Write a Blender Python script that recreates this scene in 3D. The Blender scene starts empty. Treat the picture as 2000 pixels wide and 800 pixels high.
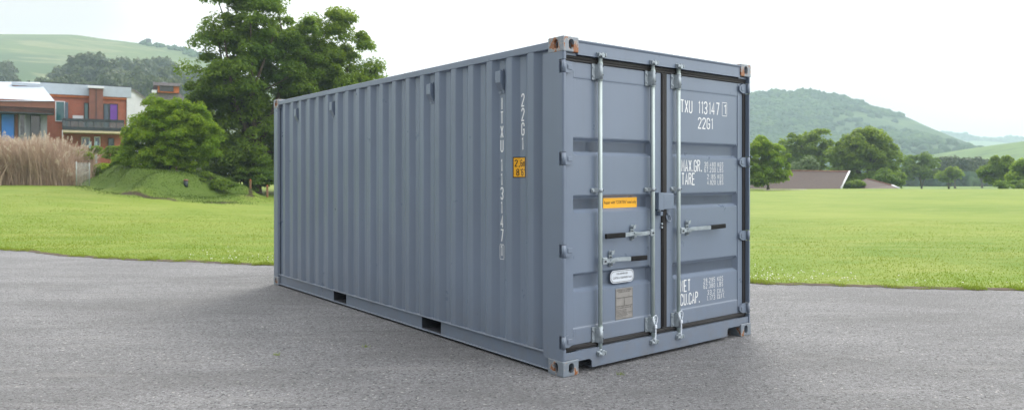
import bpy, bmesh, math, random
import numpy as np
from mathutils import Vector, Matrix
R = math.radians
scene = bpy.context.scene
COL = scene.collection

# ------------------------------------------------------------------ camera
cam_d = bpy.data.cameras.new('camera')
cam = bpy.data.objects.new('camera', cam_d); COL.objects.link(cam)
cam.location = (0, 0, 1.534); cam.rotation_euler = (R(90), 0, 0)
cam_d.sensor_width = 36; cam_d.lens = 36*1424.35/2000
cam_d.shift_y = -57.5/2000
cam_d.clip_start = 0.1; cam_d.clip_end = 9000
cam_d.dof.use_dof = True; cam_d.dof.focus_distance = 6.6; cam_d.dof.aperture_fstop = 2.6
scene.camera = cam

# ------------------------------------------------------------------ light
SUN_AZ, SUN_EL = R(12), R(46)          # azimuth measured from +Y towards +X
world = bpy.data.worlds.new('World'); scene.world = world; world.use_nodes = True
nt = world.node_tree; nt.nodes.clear()
def wn(t, **k):
    n = nt.nodes.new(t)
    for a, b in k.items(): setattr(n, a, b)
    return n
out = wn('ShaderNodeOutputWorld'); bg1 = wn('ShaderNodeBackground'); bg2 = wn('ShaderNodeBackground'); mix = wn('ShaderNodeMixShader')
sky = wn('ShaderNodeTexSky'); sky.sky_type = 'NISHITA'; sky.sun_disc = False
sky.sun_elevation = SUN_EL; sky.sun_rotation = SUN_AZ; sky.air_density = 1.2; sky.dust_density = 2.0
nt.links.new(sky.outputs[0], bg1.inputs[0]); bg1.inputs[1].default_value = 0.12
tc = wn('ShaderNodeTexCoord')
sep = wn('ShaderNodeSeparateXYZ'); nt.links.new(tc.outputs['Generated'], sep.inputs[0])
def wmath(op, a, b=None, c=None):
    n = wn('ShaderNodeMath', operation=op)
    for i, v in enumerate((a, b, c)):
        if v is None: continue
        if isinstance(v, (int, float)): n.inputs[i].default_value = v
        else: nt.links.new(v, n.inputs[i])
    return n.outputs[0]
# overcast luminance: dim at the horizon, brighter overhead, brighter on the right-hand side
zc = wmath('MAXIMUM', sep.outputs[2], 0.0)
ramp = wmath('MULTIPLY_ADD', wmath('POWER', zc, 1.1), 1.45, 1.17)
# dimming added behind the viewer for rib contrast, brightening added rightwards for the doors
dp = wmath('MULTIPLY_ADD', sep.outputs[0], -0.42, wmath('MULTIPLY', sep.outputs[1], -0.91))
dk = wmath('MINIMUM', wmath('MAXIMUM', wmath('MULTIPLY_ADD', dp, 1.9, -0.65), 0.0), 1.0)
azi = wmath('MULTIPLY', wmath('MULTIPLY_ADD', dk, -0.84, 1.0), wmath('MULTIPLY_ADD', wmath('MAXIMUM', wmath('MULTIPLY_ADD', sep.outputs[1], -0.5, sep.outputs[0]), 0.0), 1.15, 1.0))
# clouds: soft grey banks laid out over the sky dome
cmap = wn('ShaderNodeMapping'); nt.links.new(tc.outputs['Generated'], cmap.inputs[0]); cmap.inputs['Scale'].default_value = (1.0, 1.0, 3.2)
cmap.inputs['Location'].default_value = (0.35, 0.1, 0.55)
cn = wn('ShaderNodeTexNoise'); nt.links.new(cmap.outputs[0], cn.inputs[0]); cn.inputs['Scale'].default_value = 1.9; cn.inputs['Detail'].default_value = 6; cn.inputs['Roughness'].default_value = 0.5
cr = wn('ShaderNodeMapRange'); nt.links.new(cn.outputs[0], cr.inputs[0])
cr.inputs[1].default_value = 0.54; cr.inputs[2].default_value = 0.72; cr.inputs[3].default_value = 1.0; cr.inputs[4].default_value = 0.84
def bank(dx, dy, dz, a0, a1, amt, sc):
    v = Vector((dx, dy, dz)).normalized(); dn = wn('ShaderNodeVectorMath', operation='DOT_PRODUCT'); nt.links.new(tc.outputs['Generated'], dn.inputs[0]); dn.inputs[1].default_value = v
    q = wn('ShaderNodeTexNoise'); nt.links.new(cmap.outputs[0], q.inputs[0]); q.inputs['Scale'].default_value = sc; q.inputs['Detail'].default_value = 6
    w = wmath('MULTIPLY_ADD', q.outputs[0], 0.8*(math.cos(R(a0))-math.cos(R(a1))), dn.outputs['Value'])
    m = wn('ShaderNodeMapRange'); m.interpolation_type = 'SMOOTHSTEP'; nt.links.new(w, m.inputs[0]); off = 0.4*(math.cos(R(a0))-math.cos(R(a1)))
    m.inputs[1].default_value = math.cos(R(a1))+off; m.inputs[2].default_value = math.cos(R(a0))+off; m.inputs[3].default_value = 1.0; m.inputs[4].default_value = amt
    return m.outputs[0]
lum = wmath('MULTIPLY', wmath('MULTIPLY', ramp, azi), cr.outputs[0])
lum = wmath('MULTIPLY', lum, bank(-0.68, 1, 0.27, 2.0, 10.0, 0.66, 4.0))      # grey bank, upper left
lum = wmath('MULTIPLY', lum, bank(0.55, 1, 0.12, 1.0, 16.0, 0.90, 5.0))
nt.links.new(lum, bg2.inputs[1]); bg2.inputs[0].default_value = (1.0, 0.982, 0.962, 1)
mix.inputs[0].default_value = 0.93
nt.links.new(bg1.outputs[0], mix.inputs[1]); nt.links.new(bg2.outputs[0], mix.inputs[2]); nt.links.new(mix.outputs[0], out.inputs[0])

sd = bpy.data.lights.new('sun', 'SUN'); sun = bpy.data.objects.new('sun', sd); COL.objects.link(sun)
sd.energy = 2.7; sd.angle = R(19); sd.color = (1.0, 0.95, 0.86)
d = Vector((math.sin(SUN_AZ)*math.cos(SUN_EL), math.cos(SUN_AZ)*math.cos(SUN_EL), math.sin(SUN_EL)))
sun.rotation_euler = d.to_track_quat('Z', 'Y').to_euler(); sun.location = (0, 0, 60)
scene.view_settings.view_transform = 'Standard'; scene.view_settings.look = 'None'
scene.view_settings.exposure = 0.0; scene.view_settings.gamma = 1.0
scene.cycles.max_bounces = 8; scene.cycles.transparent_max_bounces = 12; scene.cycles.volume_bounces = 3
scene.cycles.use_denoising = True

# ------------------------------------------------------------------ helpers
def W(px, py, Y):
    """a point of the place seen at photograph pixel (px, py) and Y metres away"""
    return Vector(((px-1000)/1424.35*Y, Y, 1.534 + (342.5-py)/1424.35*Y))

class Nodes:
    def __init__(s, name):
        s.m = bpy.data.materials.new(name); s.m.use_nodes = True; s.t = s.m.node_tree; s.t.nodes.clear()
        s.out = s.n('ShaderNodeOutputMaterial'); s.b = s.n('ShaderNodeBsdfPrincipled'); s.l(s.b.outputs[0], s.out.inputs[0])
    def n(s, t, **k):
        x = s.t.nodes.new(t)
        for a, b in k.items(): setattr(x, a, b)
        return x
    def l(s, a, b): s.t.links.new(a, b)
    def set(s, node, key, v):
        if isinstance(v, (int, float, tuple)): node.inputs[key].default_value = v
        else: s.l(v, node.inputs[key])
    def coord(s, kind='Object', scale=(1, 1, 1), loc=(0, 0, 0)):
        c = s.n('ShaderNodeTexCoord'); m = s.n('ShaderNodeMapping'); s.l(c.outputs[kind], m.inputs[0])
        m.inputs['Scale'].default_value = scale; m.inputs['Location'].default_value = loc
        return m.outputs[0]
    def pos(s, scale=(1, 1, 1)):
        g = s.n('ShaderNodeNewGeometry'); m = s.n('ShaderNodeMapping'); s.l(g.outputs['Position'], m.inputs[0]); m.inputs['Scale'].default_value = scale
        return m.outputs[0]
    def noise(s, vec, scale, detail=4, rough=0.5, dist=0):
        x = s.n('ShaderNodeTexNoise'); s.l(vec, x.inputs[0]); x.inputs['Scale'].default_value = scale
        x.inputs['Detail'].default_value = detail; x.inputs['Roughness'].default_value = rough; x.inputs['Distortion'].default_value = dist
        return x.outputs[0]
    def rng(s, v, a, b, c=0.0, d=1.0):
        x = s.n('ShaderNodeMapRange'); s.l(v, x.inputs[0])
        for i, q in enumerate((a, b, c, d)): x.inputs[i+1].default_value = q
        return x.outputs[0]
    def mix(s, f, a, b):
        x = s.n('ShaderNodeMix', data_type='RGBA'); s.set(x, 0, f); s.set(x, 6, a if not (isinstance(a, tuple) and len(a) == 3) else a+(1,)); s.set(x, 7, b if not (isinstance(b, tuple) and len(b) == 3) else b+(1,))
        return x.outputs[2]
    def math(s, op, a, b=None):
        x = s.n('ShaderNodeMath', operation=op); s.set(x, 0, a)
        if b is not None: s.set(x, 1, b)
        return x.outputs[0]
    def bump(s, h, strength, dist, normal=None):
        x = s.n('ShaderNodeBump'); x.inputs['Strength'].default_value = strength; x.inputs['Distance'].default_value = dist; s.l(h, x.inputs['Height'])
        if normal: s.l(normal, x.inputs['Normal'])
        s.l(x.outputs[0], s.b.inputs['Normal']); return x.outputs[0]
    def col(s, c): s.set(s.b, 'Base Color', c+(1,) if isinstance(c, tuple) and len(c) == 3 else c)
    def rough(s, r): s.set(s.b, 'Roughness', r)

def simple(name, c, rough=0.6, metal=0.0, var=0.12, scale=3.0, bump=0.0, spec=0.5):
    N = Nodes(name); v = N.coord('Object')
    f = N.noise(v, scale, 5, 0.6)
    N.col(N.mix(N.rng(f, 0.3, 0.7), tuple(x*(1-var) for x in c), tuple(min(1, x*(1+var)) for x in c)))
    N.rough(N.rng(f, 0.2, 0.8, rough*0.88, min(1, rough*1.12))); N.b.inputs['Metallic'].default_value = metal
    N.b.inputs['Specular IOR Level'].default_value = spec
    if bump: N.bump(N.noise(v, scale*8, 3), bump, 0.01)
    return N.m

def paint_mat(name, c, rust=0.0, dirt=0.12):
    N = Nodes(name); v = N.coord('Object')
    big = N.noise(v, 1.1, 4, 0.55); st = N.noise(N.coord('Object', (26, 26, 0.8)), 1.0, 4, 0.6)
    base = N.mix(N.rng(big, 0.3, 0.7), tuple(x*0.93 for x in c), tuple(x*1.06 for x in c))
    base = N.mix(N.rng(st, 0.48, 0.82, 0.0, dirt*2.4), base, (c[0]*0.72+0.03, c[1]*0.72+0.028, c[2]*0.68+0.024))
    # splash dirt close to the ground and fine dust
    g = N.n('ShaderNodeNewGeometry'); sp = N.n('ShaderNodeSeparateXYZ'); N.l(g.outputs['Position'], sp.inputs[0])
    lowz = N.rng(sp.outputs[2], 0.02, 0.55, 0.5, 0.0)
    base = N.mix(N.math('MULTIPLY', lowz, N.rng(N.noise(v, 9, 6, 0.7), 0.35, 0.7)), base, (0.17, 0.165, 0.16))
    rgh = N.rng(N.noise(v, 5, 5, 0.6), 0.25, 0.75, 0.26, 0.36)
    if rust:
        rn = N.noise(v, 13, 8, 0.68, 0.6)
        rm = N.rng(rn, 0.60-rust*0.16, 0.625-rust*0.16)
        rc = N.mix(N.noise(v, 60, 4, 0.6), (0.09, 0.028, 0.010), (0.42, 0.15, 0.035))
        base = N.mix(rm, base, rc)
        # bare scraped spots at the edge of the rust
        halo = N.math('SUBTRACT', N.rng(rn, 0.585-rust*0.16, 0.60-rust*0.16), rm)
        base = N.mix(N.math('MAXIMUM', halo, 0.0), base, (0.42, 0.40, 0.37))
    N.col(base); N.rough(rgh); N.b.inputs['Specular IOR Level'].default_value = 0.55
    N.bump(N.noise(v, 2.2, 1, 0.3), 0.10, 0.02)
    return N.m

PC = (0.160, 0.203, 0.276)
M = {}
M['paint'] = paint_mat('container_paint', PC)
M['casting'] = paint_mat('casting_paint', (0.20, 0.245, 0.30), rust=0.12)
M['casting_worn'] = paint_mat('casting_paint_worn', (0.22, 0.255, 0.30), rust=0.5)
M['galv'] = simple('galvanised_steel', (0.31, 0.36, 0.40), 0.40, 0.35, 0.22, 18, 0.1)
M['rod'] = simple('zinc_rod', (0.44, 0.52, 0.52), 0.36, 0.25, 0.10, 6)
M['rubber'] = simple('black_rubber', (0.018, 0.017, 0.018), 0.62, 0, 0.25, 8)
M['grip'] = simple('black_grip', (0.008, 0.008, 0.009), 0.6, 0, 0.2, 8, spec=0.2)
M['dark'] = simple('dark_steel', (0.04, 0.045, 0.055), 0.8, 0, 0.3, 6)
M['white_ink'] = simple('white_lettering', (0.80, 0.82, 0.84), 0.5, 0, 0.03, 4)
M['black_ink'] = simple('black_print', (0.015, 0.013, 0.012), 0.5, 0, 0.1, 4)
M['yellow'] = simple('yellow_sticker', (0.86, 0.43, 0.012), 0.4, 0, 0.04, 4)
M['white_sticker'] = simple('white_sticker', (0.66, 0.72, 0.80), 0.35, 0, 0.05, 8)
M['plate'] = simple('data_plate_metal', (0.30, 0.29, 0.28), 0.42, 0.3, 0.12, 20)
M['timber'] = simple('floor_timber', (0.12, 0.07, 0.04), 0.8, 0, 0.3, 4)

def finish(name, me, mat, parent, smooth=False):
    o = bpy.data.objects.new(name, me); COL.objects.link(o)
    if mat:
        mats = mat if isinstance(mat, (list, tuple)) else [mat]
        for m in mats: me.materials.append(m)
    if parent: o.parent = parent
    return o

class B:
    """collects shapes into one mesh"""
    def __init__(s): s.bm = bmesh.new()
    def box(s, x0, x1, y0, y1, z0, z1, bev=0.0, seg=1, mi=0, rot=None):
        r = bmesh.ops.create_cube(s.bm, size=1.0); vs = r['verts']
        mat = Matrix.Translation(((x0+x1)/2, (y0+y1)/2, (z0+z1)/2)) @ (rot or Matrix.Identity(4)) @ Matrix.Diagonal((abs(x1-x0), abs(y1-y0), abs(z1-z0), 1))
        bmesh.ops.transform(s.bm, matrix=mat, verts=vs)
        fs = set(f for v in vs for f in v.link_faces)
        for f in fs: f.material_index = mi
        if bev:
            es = list(set(e for v in vs for e in v.link_edges))
            g = bmesh.ops.bevel(s.bm, geom=es, offset=bev, segments=seg, affect='EDGES', profile=0.5)
            for f in g['faces']: f.material_index = mi
        return s
    def prism(s, pts, axis, a0, a1, mi=0):
        """extrude a 2D polygon along an axis: 'x' pts=(y,z), 'y' pts=(x,z), 'z' pts=(x,y)"""
        def P(p, a): return {'x': (a, p[0], p[1]), 'y': (p[0], a, p[1]), 'z': (p[0], p[1], a)}[axis]
        v0 = [s.bm.verts.new(P(p, a0)) for p in pts]; v1 = [s.bm.verts.new(P(p, a1)) for p in pts]
        n = len(pts)
        fs = [s.bm.faces.new(v0), s.bm.faces.new(v1)]
        for i in range(n): fs.append(s.bm.faces.new((v0[i], v0[(i+1) % n], v1[(i+1) % n], v1[i])))
        for f in fs: f.material_index = mi
        bmesh.ops.recalc_face_normals(s.bm, faces=fs)
        return s
    def tube(s, path, r, n=14, caps=True, mi=0):
        path = [Vector(p) for p in path]; rr = r if isinstance(r, (list, tuple)) else [r]*len(path)
        rings = []; up = None
        for i, p in enumerate(path):
            t = (path[min(i+1, len(path)-1)]-path[max(i-1, 0)]).normalized()
            if up is None:
                up = t.orthogonal().normalized()
            up = (up - t*up.dot(t)).normalized(); w = t.cross(up)
            rings.append([s.bm.verts.new(p + (up*math.cos(k*2*math.pi/n) + w*math.sin(k*2*math.pi/n))*rr[i]) for k in range(n)])
        for a, b in zip(rings[:-1], rings[1:]):
            for k in range(n):
                f = s.bm.faces.new((a[k], a[(k+1) % n], b[(k+1) % n], b[k])); f.smooth = True; f.material_index = mi
        if caps:
            for rg in (rings[0][::-1], rings[-1]): f = s.bm.faces.new(rg); f.material_index = mi
        return s
    def poly(s, pts, mi=0):
        f = s.bm.faces.new([s.bm.verts.new(p) for p in pts]); f.material_index = mi; return s
    def build(s, name, mat, parent=None, normals=False):
        if normals: bmesh.ops.recalc_face_normals(s.bm, faces=s.bm.faces[:])
        me = bpy.data.meshes.new(name); s.bm.to_mesh(me); s.bm.free()
        return finish(name, me, mat, parent)

def boolean(o, cutter):
    cutter.parent = o.parent; bpy.context.view_layer.update()
    md = o.modifiers.new('b', 'BOOLEAN'); md.operation = 'DIFFERENCE'; md.object = cutter; md.solver = 'EXACT'
    dg = bpy.context.evaluated_depsgraph_get(); dg.update()
    me = bpy.data.meshes.new_from_object(o.evaluated_get(dg)); o.modifiers.clear(); o.data = me
    bpy.data.objects.remove(cutter); return o

def thing(name, label, cat, loc=(0, 0, 0), rz=0, group=None):
    o = bpy.data.objects.new(name, None); COL.objects.link(o); o.location = loc; o.rotation_euler = (0, 0, rz)
    return tag(o, label, cat, group)
def tag(o, label=None, cat=None, group=None, kind=None):
    if label: o['label'] = label
    if cat: o['category'] = cat
    if group: o['group'] = group
    if kind: o['kind'] = kind
    return o
def copy_tree(o, parent=None):
    c = o.copy(); COL.objects.link(c); c.parent = parent
    for ch in list(o.children): copy_tree(ch, c)
    return c

def np_mesh(name, verts, faces, mat, parent=None, smooth=False):
    """verts (n,3) and faces (m,k) as arrays, k fixed"""
    verts = np.asarray(verts, np.float32); faces = np.asarray(faces, np.int32); k = faces.shape[1]
    me = bpy.data.meshes.new(name); me.vertices.add(len(verts)); me.vertices.foreach_set('co', verts.ravel())
    me.loops.add(faces.size); me.loops.foreach_set('vertex_index', faces.ravel())
    me.polygons.add(len(faces)); me.polygons.foreach_set('loop_start', np.arange(0, faces.size, k, dtype=np.int32))
    me.polygons.foreach_set('loop_total', np.full(len(faces), k, np.int32))
    if smooth: me.polygons.foreach_set('use_smooth', np.ones(len(faces), bool))
    me.update(calc_edges=True); me.validate()
    return finish(name, me, mat, parent)

# ------------------------------------------------------------------ ground
def sst(x, a, b):
    t = np.clip((x-a)/(b-a), 0, 1); return t*t*(3-2*t)
def ground_h(X, Y):
    X = np.asarray(X, float); Y = np.asarray(Y, float)
    h = 1.05*sst(-X, 9, 26)*sst(Y, 15, 41)
    h = h + 0.65*sst(-X, 24, 40)*sst(Y, 42, 60)
    # grassy bank with the hedge and the round shrub on it
    Xs = X+0.50*(Y-43); dx = (Xs+20.6)/np.where(Xs > -20.6, 5.4, 5.2); dy = (Y-43.0)/np.where(Y < 43, 8.6, 9.0)
    r = np.sqrt(dx*dx+dy*dy)
    h = h + 1.2*(1-sst(r+.10*np.sin(X*1.1+Y*.5)+.05*np.sin(X*2.3-Y), 0.52, 1.0))
    h = h + 0.05*np.sin(X*0.31+1.0)*np.sin(Y*0.23)*sst(Y, 15, 25)
    h = h - 2.2*sst(X, 8, 30)*sst(Y, 84, 96)*(1-sst(Y, 300, 420))       # the field edge drops away behind the lawn
    return h

EDGE = [(-60, 42), (-34, 27), (-22, 20.2), (-15, 17.1), (-12.4, 15.9), (-10.6, 15.05), (-9.9, 14.75), (-8.9, 14.1), (-7.5, 13.4), (-6.44, 13.1), (-5.38, 12.8),
        (-4.06, 12.4), (-1.0, 11.6), (1.5, 10.85), (3.38, 10.36), (4.92, 10.0), (6.78, 9.66), (9.5, 9.1), (14, 8.0), (24, 5.2), (45, -3)]
def edge_y(x):
    x = np.asarray(x, float)
    return np.interp(x, [p[0] for p in EDGE], [p[1] for p in EDGE]) + 0.035*np.sin(x*3.1)+0.025*np.sin(x*7.7+1)+0.02*np.sin(x*19.0)

N = Nodes('lawn_grass'); v = N.pos()
f1 = N.noise(v, 0.11, 5, 0.6, 0.4); f2 = N.noise(N.pos((0.45, 1.5, 1)), 0.8, 5, 0.65); f3 = N.noise(v, 24, 3, 0.7)
c = N.mix(N.rng(f1, 0.35, 0.65), (0.112, 0.188, 0.018), (0.185, 0.245, 0.034))
c = N.mix(N.rng(f2, 0.42, 0.72, 0, 0.85), c, (0.255, 0.280, 0.068))
c = N.mix(N.rng(f3, 0.35, 0.7, 0, 0.4), c, (0.06, 0.12, 0.014))
# darker, longer grass on the bank
g = N.n('ShaderNodeNewGeometry'); sp = N.n('ShaderNodeSeparateXYZ'); N.l(g.outputs['Position'], sp.inputs[0])
ax = N.math('DIVIDE', N.math('ADD', N.math('ADD', sp.outputs[0], N.math('MULTIPLY', N.math('SUBTRACT', sp.outputs[1], 43.0), 0.5)), 20.5), 5.2); ay = N.math('DIVIDE', N.math('SUBTRACT', sp.outputs[1], 43.0), 9.0)
rr = N.math('ADD', N.math('SQRT', N.math('ADD', N.math('MULTIPLY', ax, ax), N.math('MULTIPLY', ay, ay))), N.math('MULTIPLY', N.noise(v, 0.7, 4), 0.16))
c = N.mix(N.rng(rr, 1.06, 0.94, 0, 0.85), c, N.mix(N.rng(f3, 0.3, 0.7), (0.048, 0.088, 0.014), (0.080, 0.130, 0.020)))
soilr = N.math('MULTIPLY', N.rng(rr, 1.00, 1.03), N.rng(rr, 1.10, 1.07))
soilm = N.math('MULTIPLY', soilr, N.math('MULTIPLY', N.rng(sp.outputs[0], -20.5, -19.0), N.rng(N.noise(v, 0.5, 3), 0.42, 0.5)))
c = N.mix(soilm, c, (0.055, 0.038, 0.025))
# far grass behind the lawn: drier meadow
c = N.mix(N.rng(sp.outputs[1], 88, 110, 0, 0.6), c, (0.10, 0.17, 0.045))
N.col(c); N.rough(0.75); N.b.inputs['Specular IOR Level'].default_value = 0.15
N.bump(N.noise(v, 16, 4, 0.7), 0.6, 0.05); M['lawn'] = N.m

ys = np.concatenate([np.linspace(-60, 8, 8), np.linspace(9, 20, 40), np.linspace(20.4, 62, 105), np.geomspace(63, 130, 50), np.geomspace(134, 2650, 50)])
xs = np.concatenate([-np.geomspace(2700, 46, 34), np.linspace(-45, 12, 150), np.linspace(13, 46, 20), np.geomspace(50, 2700, 34)])
gx, gy = np.meshgrid(xs, ys); gz = ground_h(gx, gy)
V = np.stack([gx, gy, gz], -1).reshape(-1, 3); nx, ny = len(xs), len(ys)
i, j = np.meshgrid(np.arange(nx-1), np.arange(ny-1)); a = (j*nx+i).ravel()
ground = np_mesh('ground', V, np.stack([a, a+1, a+nx+1, a+nx], -1), M['lawn'], smooth=True); tag(ground, kind='structure')

N = Nodes('asphalt'); v = N.pos()
vor = N.n('ShaderNodeTexVoronoi'); N.l(v, vor.inputs[0]); vor.inputs['Scale'].default_value = 62
stones = N.n('ShaderNodeSeparateColor'); N.l(vor.outputs['Color'], stones.inputs[0])
c = N.mix(N.rng(stones.outputs[0], 0, 1), (0.160, 0.162, 0.172), (0.405, 0.410, 0.432))
c = N.mix(N.rng(N.noise(v, 140, 3, 0.8), 0.30, 0.62), (0.118, 0.119, 0.125), c)
c = N.mix(N.rng(stones.outputs[1], 0.990, 0.993), c, (0.46, 0.45, 0.44))
c = N.mix(N.rng(stones.outputs[2], 0.93, 0.94, 0, 0.8), c, (0.05, 0.05, 0.055))
big = N.noise(N.pos((0.6, 1.5, 1)), 0.55, 6, 0.62, 0.3)
c = N.mix(N.rng(big, 0.36, 0.60, 0.42, 0.0), c, (0.085, 0.085, 0.088))
streak = N.noise(N.pos((0.35, 5.0, 1)), 1.3, 6, 0.7, 0.2)
c = N.mix(N.rng(streak, 0.58, 0.72, 0.0, 0.42), c, (0.060, 0.060, 0.066))
c = N.mix(N.rng(N.noise(N.pos((0.4, 3.2, 1)), 1.7, 5, 0.6), 0.56, 0.70, 0, 0.22), c, (0.38, 0.375, 0.37))
# dark spots: old drips and worn patches
c = N.mix(N.rng(N.noise(N.pos((1.0, 2.2, 1)), 3.4, 6, 0.75, 0.5), 0.62, 0.70, 0.0, 0.6), c, (0.055, 0.055, 0.058))
N.col(c); N.rough(N.rng(stones.outputs[0], 0, 1, 0.62, 0.9)); N.b.inputs['Specular IOR Level'].default_value = 0.35
h = N.math('ADD', N.math('MULTIPLY', vor.outputs['Distance'], -0.8), N.math('MULTIPLY', N.noise(v, 60, 5, 0.75), 1.3))
N.bump(h, 1.0, 0.016); M['asphalt'] = N.m
ex = np.concatenate([np.linspace(-60, -14, 60), np.linspace(-13.9, 12, 520), np.linspace(12.2, 45, 60)])
ey = edge_y(ex) + np.random.RandomState(3).normal(0, 0.012, len(ex))
n = len(ex)
V = np.concatenate([np.stack([ex, ey, np.full(n, .004)], -1), np.stack([ex, np.full(n, -50.), np.full(n, .004)], -1)])
k = np.arange(n-1); asphalt = np_mesh('asphalt_yard', V, np.stack([k+n, k+n+1, k+1, k], -1), M['asphalt']); tag(asphalt, kind='structure')
# bare soil lip where the turf meets the asphalt
M['soil'] = simple('soil', (0.060, 0.042, 0.026), 0.95, 0, 0.5, 7, 0.4)
rs = np.random.RandomState(5)
w0 = 0.05+0.05*np.interp(np.arange(n), np.arange(0, n+8, 8), rs.rand(len(np.arange(0, n+8, 8))))
V = np.concatenate([np.stack([ex, ey-0.03, np.full(n, .009)], -1), np.stack([ex, ey+w0+0.03, ground_h(ex, ey+w0+0.03)+0.02], -1)])
soil = np_mesh('soil_edge', V, np.stack([k, k+1, k+n+1, k+n], -1), M['soil']); tag(soil, kind='structure')

# ------------------------------------------------------------------ grass blades (near lawn and verge)
def leaf_material(name, c0, c1, c2=None, trans=0.35, patch=0.35, rough=0.55):
    N = Nodes(name); g = N.n('ShaderNodeNewGeometry')
    rnd = g.outputs['Random Per Island']
    base = N.mix(rnd, c0, c1)
    if c2: base = N.mix(N.rng(N.noise(N.pos(), patch, 4, 0.6), 0.42, 0.68), base, c2)
    N.col(base); N.rough(rough); N.b.inputs['Specular IOR Level'].default_value = 0.25
    t = N.n('ShaderNodeBsdfTranslucent'); N.l(N.mix(0.5, base, tuple(min(1, x*1.8) for x in c1)), t.inputs[0])
    ms = N.n('ShaderNodeMixShader'); ms.inputs[0].default_value = trans
    N.l(N.b.outputs[0], ms.inputs[1]); N.l(t.outputs[0], ms.inputs[2]); N.l(ms.outputs[0], N.out.inputs[0])
    return N.m
M['blade'] = leaf_material('grass_blades', (0.140, 0.220, 0.018), (0.215, 0.280, 0.034), (0.27, 0.29, 0.075), 0.35, 0.35)
def blades(name, X, Y, Z, H, Wd, mat, seed, lean=0.5):
    r = np.random.RandomState(seed); n = len(X); a = r.rand(n)*2*np.pi; l = r.rand(n)*lean*H; b = r.rand(n)*2*np.pi
    p0 = np.stack([X-np.cos(a)*Wd, Y-np.sin(a)*Wd, Z-0.004], -1); p1 = np.stack([X+np.cos(a)*Wd, Y+np.sin(a)*Wd, Z-0.004], -1)
    p2 = np.stack([X+np.cos(b)*l, Y+np.sin(b)*l, Z+H], -1)
    V = np.stack([p0, p1, p2], 1).reshape(-1, 3)
    return np_mesh(name, V, np.arange(3*n).reshape(-1, 3), mat)
r = np.random.RandomState(11)
def scatter(n, x0, x1, d0, d1, power):
    X = x0+(x1-x0)*r.rand(n); D = d0+(d1-d0)*r.rand(n)**power; return X, edge_y(X)+D
X1, Y1 = scatter(210000, -22, 17, 0.0, 17.0, 1.7)
X2, Y2 = scatter(26000, -15, 12, -0.03, 0.22, 1.0)
XX = np.concatenate([X1, X2]); YY = np.concatenate([Y1, Y2])
vis = np.abs(XX) < 0.80*YY+0.6; XX = XX[vis]; YY = YY[vis]
cl = 0.5+0.5*np.sin(XX*1.9+np.sin(YY*1.3)*2)*np.sin(YY*1.1+XX*0.4)
dE = YY-edge_y(XX); HH = (0.012+0.013*cl)*(0.5+0.8*r.rand(len(XX)))*np.where(dE < 0.22, 0.6+2.2*np.clip(np.sin(XX*2.3+np.sin(XX*5.1))*.6+.4*np.sin(XX*11.3)+.3, 0, 1), 1.0)*np.clip(1.25-dE/17, .35, 1)
gr = blades('grass', XX, YY, ground_h(XX, YY), HH, 0.004+0.0007*YY*r.rand(len(XX)), M['blade'], 4)
rb_ = np.random.RandomState(77); nb = 60000; Xb = rb_.uniform(-26, -12, nb); Yb = rb_.uniform(34, 52, nb); Hb_ = 0.03+0.045*rb_.rand(nb)*(0.5+0.5*np.sin(Xb*2.1)*np.sin(Yb*1.7))
M['blade_dark'] = leaf_material('bank_grass', (0.048, 0.090, 0.012), (0.095, 0.150, 0.020), (0.070, 0.115, 0.018), 0.25, 0.4)
rk = np.hypot((Xb+.5*(Yb-43)+20.5)/5.2, (Yb-43)/9) < 1.0+0.08*rb_.randn(nb); Xb, Yb, Hb_ = Xb[rk], Yb[rk], Hb_[rk]
bk_ = blades('bank_grass', Xb, Yb, ground_h(Xb, Yb), Hb_, 0.012+0.012*rb_.rand(len(Xb)), M['blade_dark'], 78, .9)
tag(bk_, 'longer darker grass covering the bank below the hedge', 'grass', kind='stuff')
tag(gr, 'short mown green grass along the edge of the asphalt', 'grass', kind='stuff')
# white clover heads in the lawn by the container
M['clover'] = simple('clover_white', (0.75, 0.74, 0.70), 0.8, 0, 0.05)
cx = np.concatenate([r.uniform(3.3, 5.0, 80), r.uniform(-6.2, -4, 34), r.uniform(5.0, 9, 22)]); cy = edge_y(cx)+0.15+np.abs(r.normal(0, 0.75, len(cx)))
bb = B()
for x, y in zip(cx, cy):
    z = float(ground_h(x, y))+0.05; q = 0.006+0.006*r.rand()
    m4 = Matrix.Translation((x, y, z)) @ Matrix.Diagonal((q, q, q*0.8, 1)); bmesh.ops.create_icosphere(bb.bm, subdivisions=1, radius=1.0, matrix=m4)
tag(bb.build('clover_flowers', M['clover']), 'tiny white clover flowers scattered in the lawn edge', 'flowers', kind='stuff')

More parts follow.
